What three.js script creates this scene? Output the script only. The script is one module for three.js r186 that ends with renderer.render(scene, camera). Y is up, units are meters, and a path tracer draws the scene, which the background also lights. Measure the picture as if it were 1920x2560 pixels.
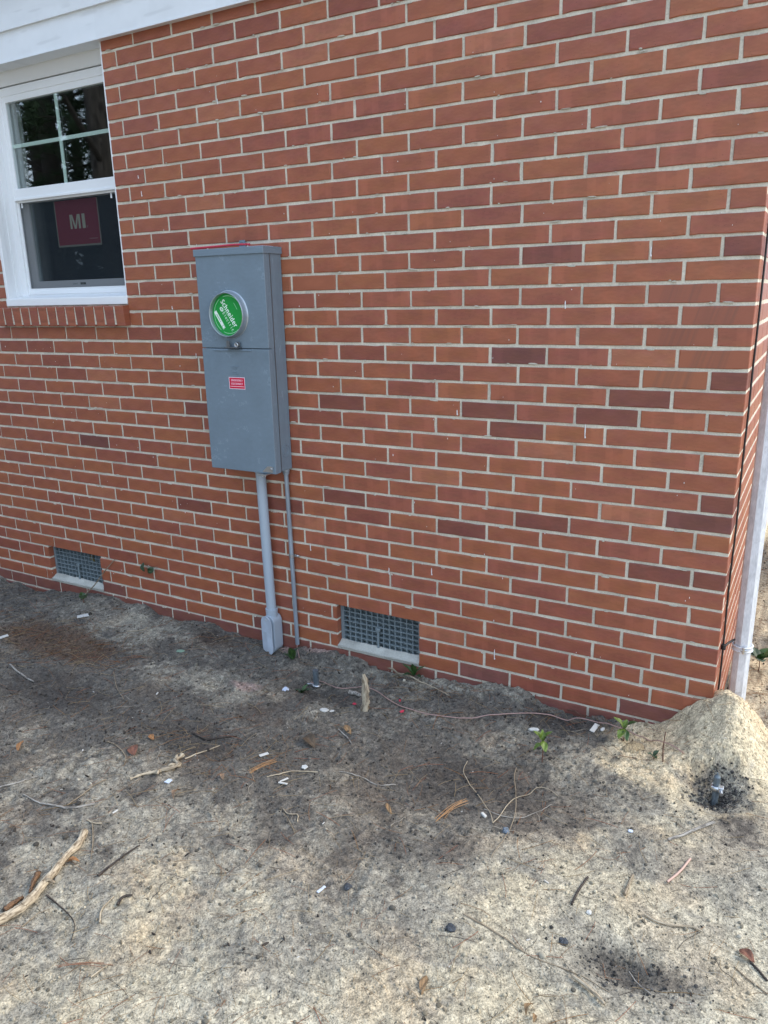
import * as THREE from 'three';
import { mergeGeometries, mergeVertices, toCreasedNormals } from 'three/addons/utils/BufferGeometryUtils.js';
import { RoundedBoxGeometry } from 'three/addons/geometries/RoundedBoxGeometry.js';

// ------------------------------------------------------------------ camera, sky, sun, exposure
const scene = new THREE.Scene();
const camera = new THREE.PerspectiveCamera(67.5, 0.75, 0.05, 400);
camera.position.set(0.19559, 1.39884, 2.66547);
camera.up.set(-0.11531, 0.9624, -0.24596);
camera.lookAt(0.19559 - 0.475509, 1.39884 - 0.270882, 2.66547 - 0.836967);
camera.updateMatrixWorld(true);
const renderer = new THREE.WebGLRenderer({ antialias: true });
renderer.setSize(768, 1024);
renderer.toneMapping = THREE.LinearToneMapping;
renderer.toneMappingExposure = 2.05;
renderer.shadowMap.enabled = true;
renderer.shadowMap.type = THREE.PCFSoftShadowMap;
const SUN = new THREE.Vector3(0.70, 0.66, -0.30).normalize();
const sun = new THREE.DirectionalLight(0xfff1de, 1.45);
sun.position.copy(SUN).multiplyScalar(40);
sun.castShadow = true; sun.shadow.radius = 60; sun.shadow.mapSize.set(2048, 2048);
Object.assign(sun.shadow.camera, { left: -12, right: 12, top: 12, bottom: -12, near: 1, far: 90 });
scene.add(sun, sun.target);

// ------------------------------------------------------------------ random numbers and noise
function rng(seed) { let a = seed >>> 0; return () => { a = (a + 0x6D2B79F5) | 0; let t = Math.imul(a ^ (a >>> 15), 1 | a); t = (t + Math.imul(t ^ (t >>> 7), 61 | t)) ^ t; return ((t ^ (t >>> 14)) >>> 0) / 4294967296; }; }
const hash = (x, y, s) => { let h = Math.imul(x, 374761393) + Math.imul(y, 668265263) + Math.imul(s, 974634773) | 0; h = Math.imul(h ^ (h >>> 13), 1274126177); return ((h ^ (h >>> 16)) >>> 0) / 4294967296; };
function noise(x, y, s = 0, per = 0) {
  let xi = Math.floor(x), yi = Math.floor(y); const fx = x - xi, fy = y - yi, u = fx * fx * (3 - 2 * fx), v = fy * fy * (3 - 2 * fy);
  let x1 = xi + 1, y1 = yi + 1;
  if (per) { const w = k => ((k % per) + per) % per; xi = w(xi); yi = w(yi); x1 = w(x1); y1 = w(y1); }
  const a = hash(xi, yi, s), b = hash(x1, yi, s), c = hash(xi, y1, s), d = hash(x1, y1, s);
  return (a + (b - a) * u + (c - a + (a - b - c + d) * u) * v) * 2 - 1;
}
const fbm = (x, y, s, o) => { let r = 0, a = 0.5; for (let i = 0; i < o; i++) { r += a * noise(x, y, s + i); x *= 2.03; y *= 2.03; a *= 0.5; } return r; };
const clamp = (v, a = 0, b = 1) => Math.min(b, Math.max(a, v));
const smooth = (a, b, v) => { const t = clamp((v - a) / (b - a)); return t * t * (3 - 2 * t); };
const lerp = (a, b, t) => a + (b - a) * t;

// ------------------------------------------------------------------ the sky: bright thin cloud with blue between
{
  const W = 512, Hh = 256, d = new Float32Array(W * Hh * 4);
  for (let j = 0; j < Hh; j++) for (let i = 0; i < W; i++) {
    const el = ((j + 0.5) / Hh - 0.5) * Math.PI, az = ((i + 0.5) / W) * Math.PI * 2 - Math.PI;
    const dx = Math.cos(el) * Math.cos(az), dz = Math.cos(el) * Math.sin(az), dy = Math.sin(el);
    const k = 1 / (Math.max(dy, 0) + 0.25);
    const cl = smooth(-0.25, 0.4, fbm(dx * k * 1.3 + 3, dz * k * 1.3, 11, 5));
    const up = clamp(dy), s = Math.max(0, dx * SUN.x + dy * SUN.y + dz * SUN.z);
    const g = 0.16 * Math.pow(s, 6);
    const b = [lerp(0.60, 0.33, up), lerp(0.77, 0.54, up), lerp(1.0, 0.96, up)];
    const c = [0.94 + g, 1.04 + g, 1.16 + g * 0.8];
    const o = (j * W + i) * 4;
    for (let n = 0; n < 3; n++) d[o + n] = dy < -0.02 ? [0.16, 0.15, 0.13][n] : lerp(b[n], c[n], 0.2 + 0.65 * cl);
    d[o + 3] = 1;
  }
  const t = new THREE.DataTexture(d, W, Hh, THREE.RGBAFormat, THREE.FloatType);
  t.mapping = THREE.EquirectangularReflectionMapping; t.magFilter = THREE.LinearFilter; t.minFilter = THREE.LinearFilter; t.needsUpdate = true;
  scene.background = t; scene.environment = t;
}

// ------------------------------------------------------------------ helpers
const names = {};
function numbered(n) { const k = names[n] = (names[n] ?? -1) + 1; return k ? `${n}_${String(k).padStart(3, '0')}` : n; }
function tag(o, label, category, group, kind) { if (label) o.userData.label = label; if (category) o.userData.category = category; if (group) o.userData.group = group; if (kind) o.userData.kind = kind; return o; }
function mesh(name, g, m, parent = scene) { const o = new THREE.Mesh(g, m); o.name = parent === scene ? numbered(name) : name; o.castShadow = o.receiveShadow = true; parent.add(o); return o; }
function thing(name, label, category, pos = [0, 0, 0], group) { const o = new THREE.Group(); o.name = numbered(name); o.position.set(...pos); scene.add(o); return tag(o, label, category, group); }
const std = (c, r = 0.8, o = {}) => new THREE.MeshStandardMaterial({ color: Array.isArray(c) ? new THREE.Color().setRGB(...c) : c, roughness: r, ...o });
function box(x0, y0, z0, x1, y1, z1, r = 0) {
  const w = x1 - x0, h = y1 - y0, d = z1 - z0;
  const g = r ? new RoundedBoxGeometry(w, h, d, 2, r) : new THREE.BoxGeometry(w, h, d);
  return g.translate((x0 + x1) / 2, (y0 + y1) / 2, (z0 + z1) / 2);
}
const plain = g => { const q = g.index ? g.toNonIndexed() : g; for (const k of Object.keys(q.attributes)) if (!['position', 'normal', 'uv'].includes(k)) q.deleteAttribute(k); return q; };
const join = gs => mergeGeometries(gs.map(plain));
function cyl(p, q, r0, r1 = r0, n = 20, open = false) {
  const a = new THREE.Vector3(...p), b = new THREE.Vector3(...q), g = new THREE.CylinderGeometry(r1, r0, a.distanceTo(b), n, 1, open);
  g.applyQuaternion(new THREE.Quaternion().setFromUnitVectors(new THREE.Vector3(0, 1, 0), b.clone().sub(a).normalize()));
  return g.translate((a.x + b.x) / 2, (a.y + b.y) / 2, (a.z + b.z) / 2);
}
function data(w, h, f, srgb = false) {
  const d = new Uint8Array(w * h * 4);
  for (let j = 0; j < h; j++) for (let i = 0; i < w; i++) { const c = f(i / w, j / h, i, j), o = (j * w + i) * 4; d[o] = clamp(c[0]) * 255; d[o + 1] = clamp(c[1]) * 255; d[o + 2] = clamp(c[2]) * 255; d[o + 3] = 255; }
  const t = new THREE.DataTexture(d, w, h); t.wrapS = t.wrapT = THREE.RepeatWrapping; t.magFilter = THREE.LinearFilter; t.minFilter = THREE.LinearMipmapLinearFilter; t.generateMipmaps = true;
  if (srgb) t.colorSpace = THREE.SRGBColorSpace; t.needsUpdate = true; return t;
}
const rep = (t, x, y) => { const c = t.clone(); c.repeat.set(x, y); c.needsUpdate = true; return c; };
function canvas(w, h, draw) { const c = document.createElement('canvas'); c.width = w; c.height = h; draw(c.getContext('2d'), w, h); const t = new THREE.CanvasTexture(c); t.colorSpace = THREE.SRGBColorSpace; return t; }
// a tapering, slightly knobbly tube through points; radii as a function of 0..1
function limb(pts, rad, sides = 7, seg = 0, rough = 0, seed = 1) {
  const cv = new THREE.CatmullRomCurve3(pts.map(p => p.isVector3 ? p : new THREE.Vector3(...p)), false, 'centripetal');
  const n = seg || Math.max(6, pts.length * 5), fr = cv.computeFrenetFrames(n, false), P = [], N = [], U = [], I = [];
  for (let i = 0; i <= n; i++) {
    const t = i / n, c = cv.getPointAt(t), r = rad(t);
    for (let k = 0; k <= sides; k++) {
      const a = (k % sides) / sides * Math.PI * 2, e = r * (1 + rough * noise(i * 0.7 + seed * 9, (k % sides) * 1.3, seed));
      const d = fr.normals[i].clone().multiplyScalar(Math.cos(a)).addScaledVector(fr.binormals[i], Math.sin(a));
      P.push(c.x + d.x * e, c.y + d.y * e, c.z + d.z * e); N.push(d.x, d.y, d.z); U.push(k / sides, t);
      if (i < n && k < sides) { const q = i * (sides + 1) + k, w = q + sides + 1; I.push(q, q + 1, w, q + 1, w + 1, w); }
    }
  }
  for (const [end, s] of [[0, 1], [n, -1]]) { const c = cv.getPointAt(end / n), b = P.length / 3, tg = fr.tangents[end]; P.push(c.x, c.y, c.z); N.push(-tg.x * s, -tg.y * s, -tg.z * s); U.push(0, 0); for (let k = 0; k < sides; k++) { const q = end * (sides + 1) + k; s > 0 ? I.push(b, q + 1, q) : I.push(b, q, q + 1); } }
  const g = new THREE.BufferGeometry(); g.setAttribute('position', new THREE.Float32BufferAttribute(P, 3)); g.setAttribute('normal', new THREE.Float32BufferAttribute(N, 3)); g.setAttribute('uv', new THREE.Float32BufferAttribute(U, 2)); g.setIndex(I);
  return g;
}

// ------------------------------------------------------------------ the ground: one sheet, its height and its soil
const gauss = (x, z, cx, cz, sx, sz = sx) => Math.exp(-(((x - cx) / sx) ** 2) - (((z - cz) / sz) ** 2));
function H(x, z) {
  const far = smooth(3, 9, Math.hypot(x + 1.5, z - 0.8));
  let h = -0.188;
  { const hx = x + 0.022 * noise(x * 9, z * 9, 15), hz = z + 0.03 * noise(x * 9 + 5, z * 9, 16), q = Math.exp(-(Math.abs((hx - 0.047) / (hx < 0.047 ? 0.125 : 0.14)) ** 2.2) - Math.abs(hz / (hz > 0.0 ? 0.2 : 0.11)) ** 2); h += 0.2 * q + 0.062 * gauss(x, z, 0.02, 0.2, 0.42, z > 0.2 ? 0.32 : 0.26) * smooth(-0.25, 0.0, z) + Math.sqrt(q) * (0.022 * noise(x * 12, z * 12, 17) + 0.009 * noise(x * 27, z * 27, 20) + 0.009 * (0.5 - Math.abs(noise(x * 31, z * 31, 18)))) + 0.02 * (noise(x * 4.6, 2, 14) + 0.7 * noise(x * 13, 5, 14)) * Math.exp(-((z / 0.08) ** 2)) * smooth(0.1, -0.4, x); }   // sand heap at the corner
  h += 0.012 * gauss(x, z, 0.05, 0.2, 0.45, 0.35);
  h += 0.035 * gauss(x, z, -2.42, 0, 0.25, 0.16) + 0.025 * gauss(x, z, -3.14, 0.03, 0.12, 0.12) + 0.03 * gauss(x, z, -1.66, 0.0, 0.13, 0.1) + 0.02 * gauss(x, z, -1.3, 0.03, 0.25, 0.12) + 0.028 * gauss(x, z, -0.77, 0.02, 0.14, 0.14);
  h -= 0.065 * gauss(x, z, 0.055, 0.33, 0.075, 0.065);                                                       // dug pit round the rod
  h -= 0.025 * gauss(x, z, -1.5, 0.26, 0.2, 0.1) + 0.03 * gauss(x, z, -0.06, 1.06, 0.1, 0.06);
  h -= 0.02 * gauss(x, z, -2.5, 0.8, 0.2, 0.1) + 0.018 * gauss(x, z, 0.02, -0.13, 0.05, 0.05);
  h += 0.016 * noise(x * 2.1, z * 2.1, 3) + 0.010 * noise(x * 4.7, z * 4.7, 4);
  if (far < 1) {
    const amp = (1 - 0.5 * gauss(x, z, 0.06, 0.08, 0.26, 0.26)) * (1 - 0.52 * smooth(0.05, 0.8, x + z + 0.3 * noise(x * 2.2, z * 2.2, 19))) * (1 - far) * (0.75 + 0.5 * noise(x * 1.3 + 7, z * 1.3, 5));
    const wx = x + 0.02 * noise(x * 9, z * 9, 21), wz = z + 0.02 * noise(x * 9, z * 9, 22);
    let n = 0.0085 * noise(wx * 11, wz * 11, 6) + 0.0055 * noise(wx * 24, wz * 24, 7) + 0.0046 * (1 - 2 * Math.abs(noise(wx * 46, wz * 46, 8))) + 0.0042 * noise(x * 85, z * 85, 9) + 0.0022 * noise(x * 150, z * 150, 10);
    n *= 1 + 1.1 * (gauss(x, z, 0.06, 0.33, 0.11, 0.1) + gauss(x, z, -0.04, 1.07, 0.18, 0.1)); const pit = noise(wx * 17 + 30, wz * 17, 12); n -= 0.009 * smooth(0.45, 0.9, pit);
    h += n * amp;
  } else h += 0.05 * noise(x * 0.2, z * 0.2, 13);
  return h;
}
const DARK = [0.108, 0.096, 0.08], GREY = [0.27, 0.243, 0.19], SAND = [0.46, 0.378, 0.24], PALE = [0.405, 0.362, 0.268], MULCH = [0.085, 0.05, 0.03], PINK = [0.36, 0.25, 0.21];
function soil(x, z) {
  const w1 = fbm(x * 1.7 + 2, z * 1.7, 31, 4), w2 = fbm(x * 5.5, z * 5.5, 41, 4), w3 = fbm(x * 19, z * 19, 51, 3), w4 = noise(x * 80, z * 80, 61), w5 = noise(x * 160, z * 160, 63);
  const s = (x + z) * 0.72 - 0.34;
  let light = smooth(-0.9, 0.62, s + 0.42 * w1 + 0.25 * w2);
  light += 0.5 * gauss(x, z, -2.63, 0.16, 0.35, 0.16) + 0.42 * gauss(x, z, -1.95, 0.46, 0.42, 0.12) + 0.28 * gauss(x, z, -1.84, 1.1, 0.3, 0.15) + 0.4 * gauss(x, z, -0.95, 0.03, 0.4, 0.07) + 0.3 * gauss(x, z, -1.65, 1.6, 0.12, 0.2);
  light -= 0.45 * gauss(x, z, -0.62, 0.58, 0.32, 0.17) + 0.3 * gauss(x, z, -1.2, 0.75, 0.5, 0.28) + 0.85 * gauss(x, z, -0.04, 1.07, 0.17, 0.09) + 0.35 * gauss(x, z, -0.12, 1.2, 0.3, 0.1) + 0.16 * gauss(x, z, 0.16, 0.72, 0.16, 0.2) + 0.5 * gauss(x, z, -0.5, 0.12, 0.2, 0.1) + 0.3 * gauss(x, z, -2.5, 0.8, 0.3, 0.15) + 0.28 * gauss(x, z, -0.62, 0.95, 0.2, 0.1);
  const v1 = fbm(x * 8 + 3, z * 8 + 1, 33, 5), v2 = 1 - 2 * Math.abs(fbm(x * 4.2 + 5, z * 5.5, 37, 5)), blot = smooth(0.02, 0.32, v1 + 0.12 * w2);
  light += 0.17 + 0.2 * w1 + 0.16 * w2 + 0.2 * w3 + 0.08 * w4 - 0.26 * blot - 0.22 * smooth(0.82, 0.98, v2);
  light = clamp(light);
  const char = clamp(0.95 * gauss(x, z, -2.5, 0.8, 0.34, 0.13) + 0.8 * gauss(x, z, -1.7, 0.82, 0.3, 0.12) + 0.85 * gauss(x, z, -0.66, 0.56, 0.3, 0.15) + 0.7 * gauss(x, z, -2.3, 0.08, 0.22, 0.07) + 0.7 * gauss(x, z, -1.45, 0.28, 0.25, 0.1) + 0.9 * gauss(x, z, -0.5, 0.11, 0.16, 0.06) + 0.8 * gauss(x, z, -0.04, 1.07, 0.16, 0.07) + 0.5 * w3 + 0.35 * w2);
  let c = [0, 1, 2].map(i => lerp(DARK[i], GREY[i], smooth(0.0, 0.55, light)));
  const yel = clamp(0.35 + 0.9 * fbm(x * 2.3 + 9, z * 2.3, 71, 3) + 0.25 * gauss(x, z, -0.25, 0.7, 0.3, 0.3));
  c = c.map((v, i) => lerp(v, lerp(PALE[i], SAND[i], yel), smooth(0.45, 1.05, light)));
  let heap = Math.max(1.5 * gauss(x, z, 0.12, 0.07, 0.44, 0.38), 1.15 * gauss(x, z, -0.06, 0.25, 0.27, 0.22), 0.5 * gauss(x, z, -0.25, 0.62, 0.2, 0.2), 0.7 * gauss(x, z, 0.2, 0.35, 0.14, 0.2), z < -0.12 ? 0.55 : 0);
  heap = smooth(0.4, 0.75, heap + 0.28 * w2 + 0.22 * w3) * (1 - 0.9 * smooth(0.25, 0.7, gauss(x, z, 0.07, 0.32, 0.13, 0.11) + 0.3 * w3 + 0.2 * w4));
  c = c.map((v, i) => lerp(v, [0.5, 0.415, 0.275][i] * (1.05 + 0.2 * w3 + 0.1 * w2), heap));
  const mul = smooth(0.35, 0.8, 0.9 * gauss(x, z, -3.1, 0.45, 0.35, 0.2) + 0.85 * gauss(x, z, -2.7, 0.5, 0.2, 0.16) + 0.7 * gauss(x, z, -1.6, 0.56, 0.16, 0.1) + 0.7 * gauss(x, z, -2.25, 0.1, 0.3, 0.12) + 0.5 * gauss(x, z, -0.95, 0.1, 0.3, 0.06) + 0.3 * w2 + 0.25 * w3);
  c = c.map((v, i) => lerp(v, MULCH[i], 0.85 * mul));
  c = c.map((v, i) => lerp(v, [0.05, 0.043, 0.037][i], 0.75 * smooth(0.15, 0.75, char)));
  const pink = smooth(0.4, 0.8, 0.95 * gauss(x, z, -1.79, 0.4, 0.11, 0.05) + 0.9 * gauss(x, z, -1.85, 0.0, 0.07, 0.08) + 0.9 * gauss(x, z, -1.66, 0.015, 0.11, 0.035) + 0.35 * w3);
  c = c.map((v, i) => lerp(v, PINK[i], 0.8 * pink));
  const rust = smooth(0.62, 0.95, 0.5 + 0.9 * fbm(x * 7 + 40, z * 7, 81, 2)) * 0.22;
  c = [lerp(c[0], c[0] * 1.12, rust), lerp(c[1], c[1] * 0.86, rust), lerp(c[2], c[2] * 0.66, rust)];
  const w6 = noise(x * 70 + 9, z * 70, 65), hk = 1 - 0.6 * heap, k = (1 + hk * (0.18 * w4 + 0.26 * w5) + 0.08 * w3) * (1 - 0.24 * hk * smooth(0.45, 0.8, w6 + 0.4 * w5));
  return c.map(v => Math.max(0.015, v * k));
}
{
  const line = (a, b, step, lo, hi, grow) => { const r = []; for (let v = a; v <= b + 1e-6; v += step) r.push(v); let s = step, v = r[0]; while (v > lo) { s *= grow; v -= s; r.unshift(v); } s = step; v = r[r.length - 1]; while (v < hi) { s *= grow; v += s; r.push(v); } return r; };
  const X = line(-4.25, 0.5, 0.0058, -130, 130, 1.16), Z = line(-0.03, 2.05, 0.0058, -130, 130, 1.1);
  const nx = X.length, nz = Z.length, P = new Float32Array(nx * nz * 3), C = new Float32Array(nx * nz * 3), U = new Float32Array(nx * nz * 2), I = new Uint32Array((nx - 1) * (nz - 1) * 6);
  for (let j = 0, q = 0, t = 0; j < nz; j++) for (let i = 0; i < nx; i++, q++) {
    const x = X[i], z = Z[j]; P[q * 3] = x; P[q * 3 + 1] = H(x, z); P[q * 3 + 2] = z; U[q * 2] = x / 0.9; U[q * 2 + 1] = z / 0.9;
    const c = soil(x, z); C[q * 3] = c[0]; C[q * 3 + 1] = c[1]; C[q * 3 + 2] = c[2];
    if (i < nx - 1 && j < nz - 1) { I[t++] = q; I[t++] = q + nx; I[t++] = q + 1; I[t++] = q + 1; I[t++] = q + nx; I[t++] = q + nx + 1; }
  }
  const g = new THREE.BufferGeometry(); g.setAttribute('position', new THREE.BufferAttribute(P, 3)); g.setAttribute('color', new THREE.BufferAttribute(C, 3)); g.setAttribute('uv', new THREE.BufferAttribute(U, 2)); g.setIndex(new THREE.BufferAttribute(I, 1)); g.computeVertexNormals();
  const R = rng(5), N = 1024, grain = new Float32Array(N * N);
  for (let k = 0; k < N * N; k++) { const i = k % N, j = (k / N) | 0; grain[k] = 0.62 + 0.1 * noise(i / 8, j / 8, 93, 128) + 0.24 * noise(i / 4, j / 4, 90, 256) + 0.2 * noise(i / 2, j / 2, 91, 512) + 0.1 * noise(i / 16, j / 16, 92, 64) + 0.12 * (R() - 0.5); }
  for (let k = 0; k < 3000; k++) { const x = R() * N | 0, y = R() * N | 0, r = 0.7 + R() * R() * 2.2, dk = R() < 0.62, v = dk ? 0.28 + R() * 0.2 : 0.9 + R() * 0.1; for (let b = -3; b <= 3; b++) for (let a = -3; a <= 3; a++) if (a * a + b * b < r * r) grain[((y + b + N) % N) * N + (x + a + N) % N] = v; }
  for (let k = 0; k < 700; k++) { let x = R() * N, y = R() * N, a = R() * 6.28; const v = R() < 0.5 ? 0.95 : 0.2, L = 8 + R() * 40; for (let s = 0; s < L; s++) { x += Math.cos(a); y += Math.sin(a); a += (R() - 0.5) * 0.3; grain[((y | 0) + N * 4) % N * N + ((x | 0) + N * 4) % N] = v; } }
  const t = data(N, N, (u, v, i, j) => { const q = grain[j * N + i]; return [q, q, q]; }, false); t.anisotropy = 8;
  const bm = t.clone(); bm.needsUpdate = true;
  const m = new THREE.MeshStandardMaterial({ vertexColors: true, map: t, bumpMap: bm, bumpScale: 0.0022, roughness: 0.97, color: new THREE.Color().setRGB(1.5, 1.5, 1.5) });
  tag(mesh('ground', g, m), 'bare sandy ground with dark topsoil along the brick wall', 'ground', null, 'structure');
}

// ------------------------------------------------------------------ the house
const C = 0.0677, PER = 0.2161, BL = 0.2058, BH = 0.0581, BD = 0.1;   // course, brick period, brick length, height, depth
const house = thing('brick_house', 'red brick house wall with white trim around its sash window', 'house');
const OPEN = { window: [-3.55, -2.68, 1.387, 2.6], sill: [-3.625, -2.676, 1.2862, 1.3865], ventA: [-3.521, -3.1, -0.1354, 0.0727], ventB: [-1.5728, -1.1635, -0.1354, 0.0727] };
const wallMat = (() => {
  const t = data(512, 512, (u, v, i, j) => { const n = 0.8 + 0.08 * noise(i / 5, j / 5, 101, 0) + 0.06 * noise(i / 2, j / 2, 102) + 0.14 * noise(i / 60, j / 60, 103); return [n, n * 0.985, n * 0.95]; });
  return std([0.74, 0.69, 0.58], 0.95, { map: rep(t, 2.4, 2.4), bumpMap: rep(t, 2.4, 2.4), bumpScale: 0.003 });
})();
const wall = (() => {
  const s = new THREE.Shape([[-7, -0.6], [-0.0014, -0.6], [-0.0014, 2.78], [-7, 2.78]].map(p => new THREE.Vector2(...p)));
  for (const [x0, x1, y0, y1] of [[-3.55, -2.68, 1.387, 2.6], [OPEN.ventA[0] - 0.004, OPEN.ventA[1] + 0.004, OPEN.ventA[2], OPEN.ventA[3] + 0.001], [OPEN.ventB[0] - 0.004, OPEN.ventB[1] + 0.004, OPEN.ventB[2], OPEN.ventB[3] + 0.001]]) s.holes.push(new THREE.Path([[x0, y0], [x0, y1], [x1, y1], [x1, y0]].map(p => new THREE.Vector2(...p))));
  const g = new THREE.ExtrudeGeometry(s, { depth: 0.22, bevelEnabled: false }).translate(0, 0, -0.2249);
  return tag(mesh('wall', g, wallMat, house), 'brick wall laid in running bond with pale grey mortar');
})();
// brick shapes with slightly broken arrises
function brickShape(L, D, seed, Hh = BH) {
  const R = rng(seed), nT = L > 0.15 ? 6 : 3, pts = [];
  const hx = L / 2, hy = Hh / 2;
  for (let i = 0; i < nT; i++) pts.push([-hx + L * i / nT, hy]);
  for (let i = 0; i < 2; i++) pts.push([hx, hy - Hh * i / 2]);
  for (let i = 0; i < nT; i++) pts.push([hx - L * i / nT, -hy]);
  for (let i = 0; i < 2; i++) pts.push([-hx, -hy + Hh * i / 2]);
  const outer = pts.map(([x, y]) => { const j = R() < 0.16 ? 0.0032 : 0.0013; return [x - Math.sign(x) * R() * j * (Math.abs(Math.abs(x) - hx) < 1e-6 ? 1 : 0), y - Math.sign(y) * R() * j * (Math.abs(Math.abs(y) - hy) < 1e-6 ? 1 : 0)]; });
  const inner = outer.map(([x, y]) => { const e = 0.0016 + R() * 0.001 + (R() < 0.09 ? 0.004 : 0); return [x * (1 - e / hx), y * (1 - e / hy)]; });
  const P = [], U = [], push = (x, y, z) => { P.push(x, y, z); U.push(x / BL + 0.5, y / BH + 0.5); }, n = pts.length;
  const tri = (a, b, c) => { push(...a); push(...b); push(...c); };
  for (let i = 0; i < n; i++) {
    const k = (i + 1) % n, o = [...outer[i], -0.0018], p = [...outer[k], -0.0018], a = [...inner[i], 0], b = [...inner[k], 0], s = [...pts[i], -D], t = [...pts[k], -D];
    tri([0, 0, 0], b, a); tri(a, b, o); tri(o, b, p); tri(o, p, s); tri(p, t, s);
  }
  const g = new THREE.BufferGeometry(); g.setAttribute('position', new THREE.Float32BufferAttribute(P, 3)); g.setAttribute('uv', new THREE.Float32BufferAttribute(U, 2)); g.computeVertexNormals();
  return g;
}
const STRETCH = [1, 2, 3, 4, 5, 6, 7, 8].map(s => brickShape(BL, BD, s * 77)), HALF = [1, 2, 3, 4].map(s => brickShape(0.098, BL, s * 91)), ROWLOCK = [1, 2, 3].map(s => brickShape(0.0575, 0.16, s * 53, 0.094));
const BT = [0, 1, 2, 3, 4].map(k => { const R = rng(400 + k), N = 256, M = 96, f = new Float32Array(N * M);
  for (let q = 0; q < N * M; q++) { const i = q % N, j = (q / N) | 0; f[q] = 0.86 + 0.1 * noise(i / 70, j / 50, 110 + k) + 0.07 * noise(i / 18, j / 8, 120 + k) + 0.045 * noise(i / 3, j / 2, 130 + k) + 0.05 * (R() - 0.5) + (k > 2 ? 0.1 * smooth(0.1, 0.35, noise(i / 34, 0.5, 140 + k)) : 0); }
  for (let n = 0; n < 26; n++) { const x = R() * N | 0, y = R() * M | 0, v = R() < 0.7 ? 0.5 : 1.05, r = 0.6 + R() * 1.3; for (let b = -2; b <= 2; b++) for (let a = -2; a <= 2; a++) if (a * a + b * b <= r * r && x + a >= 0 && x + a < N && y + b >= 0 && y + b < M) f[(y + b) * N + x + a] = v; }
  const t = data(N, M, (u, v, i, j) => { const q = f[j * N + i]; return [q, q * (0.98 + 0.06 * noise(i / 40, j / 30, 150 + k)), q * (0.97 + 0.1 * noise(i / 50, j / 40, 160 + k))]; }); return t; });
const TONES = [[0.375, 0.117, 0.057], [0.365, 0.113, 0.062], [0.35, 0.107, 0.056], [0.385, 0.126, 0.058], [0.42, 0.148, 0.078], [0.333, 0.1, 0.061], [0.298, 0.087, 0.053], [0.242, 0.074, 0.05], [0.197, 0.065, 0.05], [0.235, 0.085, 0.064]];
const brickMats = TONES.map((c, i) => BT.map(t => std(c, i === 9 ? 0.9 : 0.52, { map: t, bumpMap: t, bumpScale: 0.0011 })));
const darkAt = new Set(['17,-4', '14,-3', '13,-4', '14,-5', '15,-2', '16,-1', '10,-1', '8,-8', '8,-4', '7,-5', '6,-2', '9,-1', '6,-1', '10,-15', '22,-1', '22,-4', '13,-11']);
const paleAt = new Set(['31,-10', '32,-9', '33,-8', '32,-5', '14,-12', '24,-2', '10,-6', '22,-3', '21,-1', '24,-3', '24,-6', '26,-11', '28,-12', '16,-12', '17,-2', '14,-5']);
const smearAt = {};   // bricks that carry pale smears or grey streaks
function tone(r, k, R) { if (r <= -3 || (r === -2 && R() < 0.3)) return 9; if (darkAt.has(`${r},${k}`)) return R() < 0.5 ? 7 : 8 - (R() < 0.6); if (paleAt.has(`${r},${k}`)) return R() < 0.5 ? 3 : 4; const q = R(); return q < 0.24 ? 0 : q < 0.48 ? 1 : q < 0.7 ? 2 : q < 0.8 ? 3 : q < 0.82 ? 4 : q < 0.93 ? 5 : q < 0.985 ? 6 : 7; }
const project = (() => { const m = new THREE.Matrix4().multiplyMatrices(camera.projectionMatrix, camera.matrixWorldInverse); camera.updateProjectionMatrix(); const v = new THREE.Vector3(); return (x, y, z) => v.set(x, y, z).project(camera).toArray(); })();
const bricks = [];
{
  const R = rng(2024);
  for (let r = -5; r <= 38; r++) {
    const y0 = r * C + (R() - 0.5) * 0.0016, joints = [0.001];
    if (r === 0) { for (const v of [-0.42, -1.15, -1.62, -2.08, -2.39]) joints.push(v * PER); for (let k = 3.4; k < 33; k++) joints.push(-(k + (k > 9 ? 0.1 : 0)) * PER); }
    else for (let k = (r & 1) ? 1 : 0.5; k < 33; k++) joints.push(-k * PER - 0.004 * (k > 9 ? 1 : 0) + (R() - 0.5) * 0.009);
    if (r === 3 || r === 17) joints[12] += 0.045;
    for (let i = 0; i + 1 < joints.length; i++) {
      let x1 = joints[i] - (i ? 0.0048 : 0.001), x0 = joints[i + 1] + 0.0048; const yc = y0 + C / 2;
      if (i) x1 += (R() - 0.5) * 0.002;
      const segs = [[x0, x1]];
      for (const [a, b, c, d] of Object.values(OPEN)) if (yc > c && yc < d) {
        for (let s = segs.length - 1; s >= 0; s--) { const [p, q] = segs[s]; if (q <= a || p >= b) continue; segs.splice(s, 1); if (p < a - 0.02) segs.push([p, a - 0.001]); if (q > b + 0.02) segs.push([b + 0.001, q]); }
      }
      for (const [p, q] of segs) bricks.push({ r, k: -i - 1, x0: p, x1: q, y: yc + (R() - 0.5) * 0.001, corner: i === 0, z: (R() - 0.5) * 0.002, tn: tone(r, -i - 1, R), tx: R() * 5 | 0, sh: R() * 8 | 0, flip: R() < 0.5, tilt: (R() - 0.5) * 0.006 });
    }
  }
}
const camP = camera.position;
for (const b of bricks) { const xc = (b.x0 + b.x1) / 2, p = project(xc, b.y, 0), d = Math.hypot(xc - camP.x, b.y - camP.y, camP.z); b.size = (Math.abs(p[0]) < 1.03 && Math.abs(p[1]) < 1.03 && p[2] < 1 && b.y > -0.22) ? (b.x1 - b.x0) / d ** 3 : 0; }
bricks.sort((a, b) => b.size - a.size);
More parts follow.
